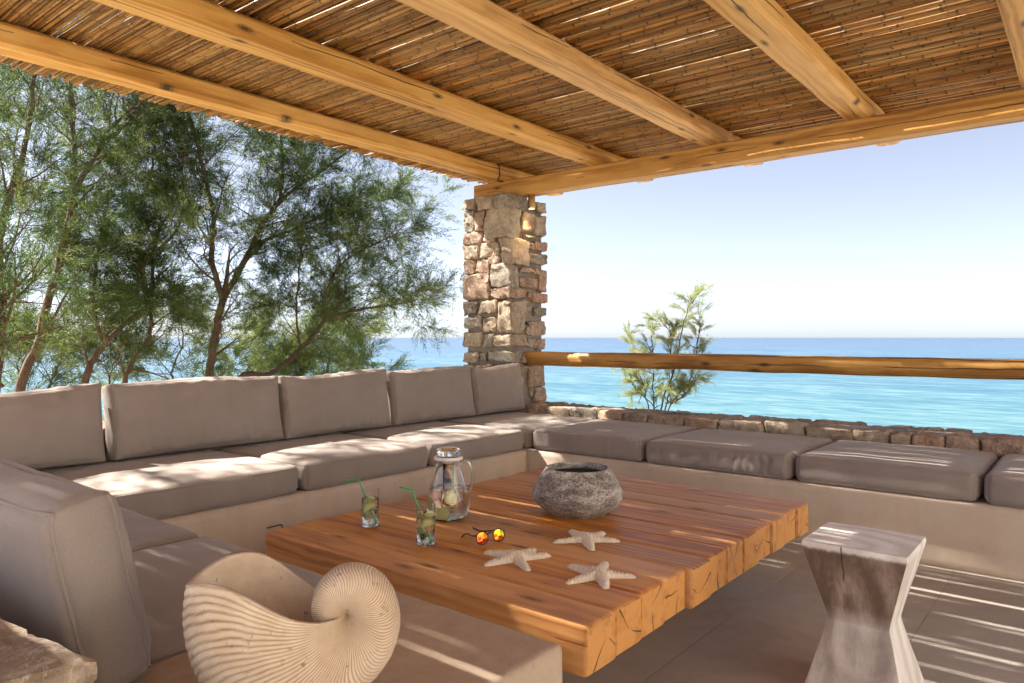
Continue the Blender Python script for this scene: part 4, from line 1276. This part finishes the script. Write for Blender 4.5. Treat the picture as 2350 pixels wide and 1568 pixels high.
    ex = (RIGHT * cos(yaw) + VIEW * sin(yaw)); ez = (-VIEW * cos(yaw) + RIGHT * sin(yaw)); ey = Vector((0, 0, 1))
    W = [ex * p.x + ey * p.y + ez * p.z for p in V]
    zmin = min(p.z for p in W)
    flat = zmin + .006
    W = [Vector((p.x, p.y, max(p.z, flat))) for p in W]
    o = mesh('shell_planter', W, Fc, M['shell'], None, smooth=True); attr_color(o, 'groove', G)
    cc = VIEW * DEP + RIGHT * ((797 - 1175) / 1669.0 * DEP)   # umbilicus
    o.location = (cc.x, cc.y, .4615 - flat)
    tag(o, 'large cream nautilus-shell planter with fine carved ribs on the plaster block', 'planter')
    return o
nautilus()

# ------------------------------------------------------------------ spot lamp under the beam
def spot():
    c = Vector((5.085, 3.905, 2.352))
    root = empty('spot_lamp', c); tag(root, 'small brass cylinder spot lamp under the beam beside the pillar', 'lamp')
    V, Fc = lathe([(0.0, 0.0), (.031, 0.0), (.0315, -.002), (.0315, -.112), (.0305, -.118), (.0265, -.118), (.0265, -.108), (0, -.108)][::-1], 40)
    mesh('lamp_body', V, Fc, M['brass'], root, smooth=True).data.set_sharp_from_angle(angle=radians(40))
    t = NT('lit_lens'); t.out((.9, .7, .4), .4, None); t.b.inputs['Emission Color'].default_value = (1, .66, .28, 1); t.b.inputs['Emission Strength'].default_value = 6
    V, Fc = lathe([(0, -.1125), (.026, -.1125), (.026, -.1085), (0, -.1085)], 32); mesh('lamp_lens', V, Fc, t.m, root)
    ld = bpy.data.lights.new('lamp_light', 'SPOT'); ld.energy = 3.5; ld.color = (1, .62, .28); ld.spot_size = radians(75); ld.spot_blend = .7; ld.shadow_soft_size = .02
    lo = bpy.data.objects.new('lamp_light', ld); link(lo, root); lo.location = (0, 0, -.121)
spot()

# ------------------------------------------------------------------ tamarisk trees and shrub
def mk_foliage(name, c1, c2, c3, tr=.35):
    t = NT(name); o = t.coord()
    at = t.n('ShaderNodeAttribute'); at.attribute_name = 'tone'
    col = t.ramp(at.outputs['Fac'], [(0.0, c1), (.5, c2), (1.0, c3)])
    t.out(col, .6, None)
    tl = t.n('ShaderNodeBsdfTranslucent'); t.l(col, tl.inputs['Color'])
    mx = t.n('ShaderNodeMixShader'); mx.inputs[0].default_value = tr
    t.l(t.b.outputs[0], mx.inputs[1]); t.l(tl.outputs[0], mx.inputs[2])
    out = t.N['Material Output']; t.l(mx.outputs[0], out.inputs['Surface'])
    return t.m
M['tamarisk'] = mk_foliage('tamarisk_foliage', (.038, .072, .018), (.082, .132, .034), (.20, .235, .065), .5)
M['shrub'] = mk_foliage('shrub_foliage', (.26, .30, .12), (.36, .40, .17), (.50, .50, .27), .55)
def mk_bark():
    t = NT('tamarisk_bark'); o = t.coord(); n = t.noise(t.map(o, (9, 9, 2)), 6, 5, .65); n2 = t.noise(o, 2.5, 3, .5)
    c = t.ramp(n, [(.3, (.055, .034, .026)), (.55, (.13, .085, .062)), (.75, (.22, .16, .12))])
    c = t.mix(t.math('MULTIPLY', n2, .4), c, (.17, .095, .065))
    return t.out(c, .9, t.bump(n, .8, .02))
M['bark'] = mk_bark()

def needles(base, dirs, lens, wid, rr):
    """thin two-triangle blades: base (n,3), dirs (n,3) unit"""
    n = len(base)
    rnd = rr.normal(size=(n, 3)); side = np.cross(dirs, rnd); side /= (np.linalg.norm(side, axis=1, keepdims=True) + 1e-9)
    w_ = (wid * .5)[:, None]; L = lens[:, None]
    bend = rr.normal(size=(n, 3)) * .12; bend[:, 2] -= .10
    p0 = base; p1 = base + dirs * L * .45 + side * w_; p2 = base + (dirs + bend) * L; p3 = base + dirs * L * .45 - side * w_
    V = np.stack([p0, p1, p2, p3], 1).reshape(-1, 3)
    F = np.arange(n * 4).reshape(n, 4)
    return V, F

def fast_mesh(name, V, F, mat, parent, tone=None):
    me = bpy.data.meshes.new(name); nV, nF = len(V), len(F)
    me.vertices.add(nV); me.vertices.foreach_set('co', V.astype(np.float32).ravel())
    me.loops.add(nF * 4); me.loops.foreach_set('vertex_index', F.astype(np.int32).ravel())
    me.polygons.add(nF); me.polygons.foreach_set('loop_start', np.arange(0, nF * 4, 4, dtype=np.int32)); me.polygons.foreach_set('loop_total', np.full(nF, 4, np.int32))
    me.update(calc_edges=True); me.materials.append(mat)
    if tone is not None:
        a = me.attributes.new('tone', 'FLOAT', 'POINT'); a.data.foreach_set('value', tone.astype(np.float32))
    o = bpy.data.objects.new(name, me); return link(o, parent)

def grow_tree(name, label, stems, seed, plume=.30, wid=.0062, per=26, fmat='tamarisk', levels=3, dens=.74, spread=1.0, group=None, cat='tree', tonebias=0.0, reach=1.0, tips=None):
    """stems: list of (points, r0, r1). Side branches split off, plumes of needles at their ends"""
    rr = random.Random(seed); nr = np.random.RandomState(seed)
    base = Vector(stems[0][0][0])
    root = empty(name, base); tag(root, label, cat, group)
    tubes = []; pl = []                                    # plume: (pos, dir, len, tone)
    def plumes_at(p, d, n, tone, scale=1.0):
        for _ in range(n):
            dd = (d * 1.2 + Vector((rr.gauss(0, .5), rr.gauss(0, .5), rr.gauss(.05, .42))) * spread).normalized()
            pl.append((p, dd, plume * scale * rr.uniform(.6, 1.25), tone + rr.gauss(0, .12)))
    def branch(p, d, L, r, lev, tone):
        n = max(3, int(L / .10)); pts = [p]; cur = p.copy(); dd = d.normalized()
        for i in range(n):
            dd = (dd + Vector((rr.gauss(0, .13), rr.gauss(0, .13), rr.gauss(.035, .11)))).normalized()
            cur = cur + dd * (L / n); pts.append(cur.copy())
        rad = [r * (1 - .75 * i / n) for i in range(n + 1)]
        tubes.append(tube(pts, rad, 5 if lev > 0 else 6, cap=False))
        if lev >= levels:
            for i in range(1, n + 1):
                if rr.random() < .95 * dens: plumes_at(pts[i], (pts[i] - pts[i - 1]).normalized(), 1 if rr.random() < .55 else 2, tone)
            plumes_at(pts[-1], dd, 2, tone)
            return
        k = max(3, int(L / .125 * dens))
        for j in range(k):
            i = rr.randint(max(1, n // 4), n); q = pts[i]; t_ = (pts[i] - pts[i - 1]).normalized()
            sd_ = Vector((rr.gauss(0, 1), rr.gauss(0, 1), rr.gauss(.15, .7))).normalized()
            nd = (t_ * .75 + sd_ * .75).normalized()
            branch(q, nd, L * rr.uniform(.42, .68), r * .5 * (1 - .5 * i / n), lev + 1, tone + rr.gauss(0, .10))
    for (pts, r0, r1, kk, Lb, lo) in stems:
        cv = smooth_curve(pts, 6 * (len(pts) - 1)); m = len(cv)
        for i in range(1, m): cv[i] += Vector((rr.gauss(0, .006), rr.gauss(0, .006), 0))
        tubes.append(tube(cv, [r0 + (r1 - r0) * i / (m - 1) for i in range(m)], 9, cap=True))
        for j in range(kk):
            f = lo + (1 - lo) * ((j + rr.random()) / kk); i = min(m - 1, max(1, int(f * (m - 1)))); q = cv[i]; t_ = (cv[i] - cv[i - 1]).normalized()
            sd_ = Vector((rr.gauss(0, 1), rr.gauss(0, 1), rr.gauss(.2, .6))).normalized()
            branch(q, (t_ * .7 + sd_ * .9).normalized(), Lb * rr.uniform(.6, 1.15) * (1 - .35 * f), max(.006, (r0 + (r1 - r0) * f) * .45), 1, rr.gauss(.42 + tonebias, .14))
        branch(cv[-1], (cv[-1] - cv[-3]).normalized(), Lb * .8, r1, 1, .5 + tonebias)
    V, Fc = merge(tubes); V = [Vector(p) - base for p in V]
    mesh('trunk', V, Fc, M['bark'], root, smooth=True)
    # plumes -> needles
    P = np.array([tuple(p[0]) for p in pl]); D = np.array([tuple(p[1]) for p in pl]); Ln = np.array([p[2] for p in pl]); To = np.array([p[3] for p in pl])
    P = P - np.array(base)
    n = len(P)
    VV = []; FF = []; TT = []; b = 0
    # twig blades (thin rachis)
    v, f = needles(P, D, Ln, np.full(n, wid * .8), nr); VV.append(v); FF.append(f + b); TT.append(np.repeat(To - .2, 4)); b += len(v)
    t_ = (np.arange(per) + .5) / per
    tt = np.tile(t_, n) + nr.uniform(-.5, .5, n * per) / per
    idx = np.repeat(np.arange(n), per)
    pos = P[idx] + D[idx] * (Ln[idx] * tt)[:, None]; pos[:, 2] -= .12 * Ln[idx] * tt ** 2
    rd = nr.normal(size=(n * per, 3)); rd -= D[idx] * (rd * D[idx]).sum(1, keepdims=True); rd /= np.linalg.norm(rd, axis=1, keepdims=True)
    dr = D[idx] * .80 + rd * .62; dr /= np.linalg.norm(dr, axis=1, keepdims=True)
    ln = (.045 + .05 * (1 - tt)) * nr.uniform(.5, 1.2, n * per) * (plume / .30)
    v, f = needles(pos, dr, ln, np.full(n * per, wid) * nr.uniform(.6, 1.2, n * per), nr); VV.append(v); FF.append(f + b)
    TT.append(np.repeat(np.clip(To[idx] + nr.normal(0, .08, n * per) + .15 * (tt - .4), 0, 1), 4)); b += len(v)
    fast_mesh('crown', np.concatenate(VV), np.concatenate(FF), M[fmat], root, np.concatenate(TT))
    return n, n * per

def sp(pts, Y):
    """trunk line surveyed against a vertical plane at distance Y (Y may vary per point)"""
    out = []
    for i, p in enumerate(pts):
        y = Y if not hasattr(Y, '__len__') else Y[i]
        out.append(tuple(meas(p[0], p[1], y=y)))
    return out
def rootpt(p, z=-.75): 
    return (p[0] - .02, p[1] + .05, z)
stats = []
def T(label, seed, stems, **kw):
    st = []
    for (px, Y, r0, r1, kk, Lb, lo, rt) in stems:
        q = sp(px, Y) if Y is not None else px
        if rt: q = [rootpt(q[0])] + q
        st.append((q, r0 * .72, r1 * .68, int(kk * 1.3) + 3, Lb, lo * .55))
    stats.append(grow_tree('tamarisk_tree', label, st, seed, group='tamarisk trees beyond the terrace', **kw))
T('tamarisk tree with a reddish trunk forking in a V, feathery crown reaching toward the pillar', 11, [
    ([(478, 890), (492, 780), (512, 690)], 6.7, .062, .05, 0, .6, .5, True),
    ([(512, 690), (486, 600), (490, 500), (470, 400), (440, 280), (400, 120)], 6.7, .042, .016, 10, .85, .15, False),
    ([(512, 692), (560, 600), (600, 520), (645, 460), (720, 405), (770, 370)], [6.7, 6.7, 6.65, 6.6, 6.5, 6.4], .046, .014, 10, .80, .25, False),
    ([(640, 465), (650, 380), (640, 280), (610, 150)], 6.65, .026, .012, 8, .75, .1, False),
    ([(580, 560), (690, 520), (800, 470), (880, 520)], [6.7, 6.5, 6.4, 6.35], .022, .008, 7, .62, .2, False)])
T('tamarisk tree with one low bough sweeping up to the right over the back cushions', 12, [
    ([(540, 892), (620, 858), (700, 790), (745, 735)], [6.2, 6.2, 6.15, 6.1], .042, .030, 2, .5, .6, True),
    ([(745, 735), (820, 712), (900, 700), (950, 690)], [6.1, 6.05, 6.0, 6.0], .026, .008, 8, .55, .1, False),
    ([(742, 737), (752, 660), (790, 600), (860, 560), (930, 530)], [6.1, 6.1, 6.1, 6.05, 6.0], .024, .007, 9, .60, .1, False),
    ([(690, 800), (680, 720), (690, 600), (700, 480)], [6.15, 6.3, 6.4, 6.5], .018, .006, 7, .5, .15, False)], tonebias=.05)
T('tamarisk tree with a dark leaning trunk rising past the first rafter', 13, [
    ([(45, 912), (85, 790), (120, 660), (160, 500), (178, 425), (235, 330)], 6.9, .058, .030, 4, .7, .55, True),
    ([(172, 440), (170, 330), (160, 200), (170, 60)], 6.9, .030, .014, 8, .85, .1, False),
    ([(232, 335), (300, 270), (350, 180), (380, 60)], [6.9, 6.8, 6.7, 6.6], .028, .012, 9, .8, .1, False),
    ([(1.15, 6.9, 3.9), (.85, 6.9, 4.6), (.75, 6.8, 5.3), (.5, 6.7, 5.9)], None, .026, .010, 9, .9, .1, False),
    ([(1.9, 6.7, 3.9), (2.1, 6.6, 4.6), (2.0, 6.5, 5.3), (2.2, 6.5, 5.9)], None, .026, .010, 8, .9, .1, False)])
T('slender tamarisk tree with a kinked mid trunk between the leaning and the forked trees', 14, [
    ([(192, 900), (232, 800), (290, 740), (345, 690), (352, 620)], [7.3, 7.3, 7.3, 7.3, 7.3], .052, .026, 4, .6, .4, True),
    ([(345, 690), (318, 590), (320, 480), (350, 380), (360, 250)], 7.3, .028, .012, 10, .75, .1, False),
    ([(238, 795), (215, 690), (225, 580), (250, 450)], 7.4, .022, .010, 9, .7, .15, False)], tonebias=.10)
T('tamarisk tree with a wavy thin trunk rising behind the widest back cushion', 15, [
    ([(285, 900), (300, 840), (345, 760), (340, 690), (330, 600), (380, 500)], 7.0, .038, .016, 9, .65, .3, True),
    ([(330, 600), (410, 520), (420, 400), (400, 260)], [7.0, 7.1, 7.2, 7.2], .02, .008, 8, .7, .1, False)], tonebias=.02)
T('tamarisk tree at the frame edge, its trunk half cut off by the picture', 16, [
    ([(-12, 900), (0, 760), (-4, 620), (10, 480), (60, 330), (80, 150)], 6.4, .060, .020, 14, .85, .3, True),
    ([(5, 890), (-40, 850), (-150, 760), (-260, 600)], 6.3, .03, .012, 6, .7, .2, False),
    ([(.55, 6.4, 3.4), (.25, 6.4, 4.2), (.0, 6.3, 4.9), (-.4, 6.3, 5.5)], None, .026, .010, 10, .9, .1, False)])
T('bright green tamarisk sapling low behind the middle back cushion', 17, [
    ([(745, 900), (750, 860), (760, 800), (770, 750)], 7.6, .026, .010, 9, .55, .0, True),
    ([(700, 905), (690, 860), (720, 800)], 7.6, .020, .008, 8, .5, .0, True),
    ([(800, 900), (830, 850), (850, 800)], 7.7, .018, .007, 7, .5, .0, True)], tonebias=.22)

T('airy pale tamarisk sapling low between the leaning and the kinked trunks', 18, [
    ([(110, 915), (125, 860), (150, 780), (140, 700)], 7.9, .022, .008, 9, .6, .0, True),
    ([(60, 915), (40, 850), (60, 770)], 7.9, .018, .007, 8, .55, .0, True),
    ([(250, 910), (255, 850), (290, 790)], 8.0, .018, .007, 8, .55, .0, True)], tonebias=.2, dens=.6)
T('airy pale tamarisk sapling low beside the forked reddish trunk', 19, [
    ([(400, 905), (395, 850), (420, 780), (410, 720)], 7.9, .020, .008, 8, .55, .0, True),
    ([(560, 900), (570, 840), (600, 790)], 7.8, .018, .007, 8, .5, .0, True),
    ([(640, 900), (650, 840), (640, 780)], 7.9, .018, .007, 7, .5, .0, True)], tonebias=.2, dens=.6)

# small shrub just beyond the sea-side parapet
def shrub_at():
    st = []
    for (px, rb) in [([(1490, 950), (1470, 860), (1450, 790)], .010), ([(1500, 955), (1498, 860), (1495, 760)], .010), ([(1515, 955), (1545, 850), (1575, 720), (1592, 690)], .013),
                     ([(1525, 955), (1540, 880), (1540, 780), (1525, 745)], .011), ([(1530, 955), (1580, 880), (1600, 800), (1605, 740)], .010), ([(1505, 955), (1465, 900), (1440, 870)], .008), ([(1530, 955), (1570, 910), (1600, 870)], .008)]:
        q = [tuple(meas(a, b, x=6.35)) for a, b in px]; q = [(q[0][0], q[0][1] + .0, -.5)] + q
        st.append((q, rb * .8, .003, 12, .15, .42))
    stats.append(grow_tree('tamarisk_shrub', 'small pale green feathery shrub growing beyond the parapet below the rail', st, 31, plume=.13, wid=.0026, per=34, fmat='shrub', levels=2, dens=1.35, spread=.38, cat='shrub'))
shrub_at()
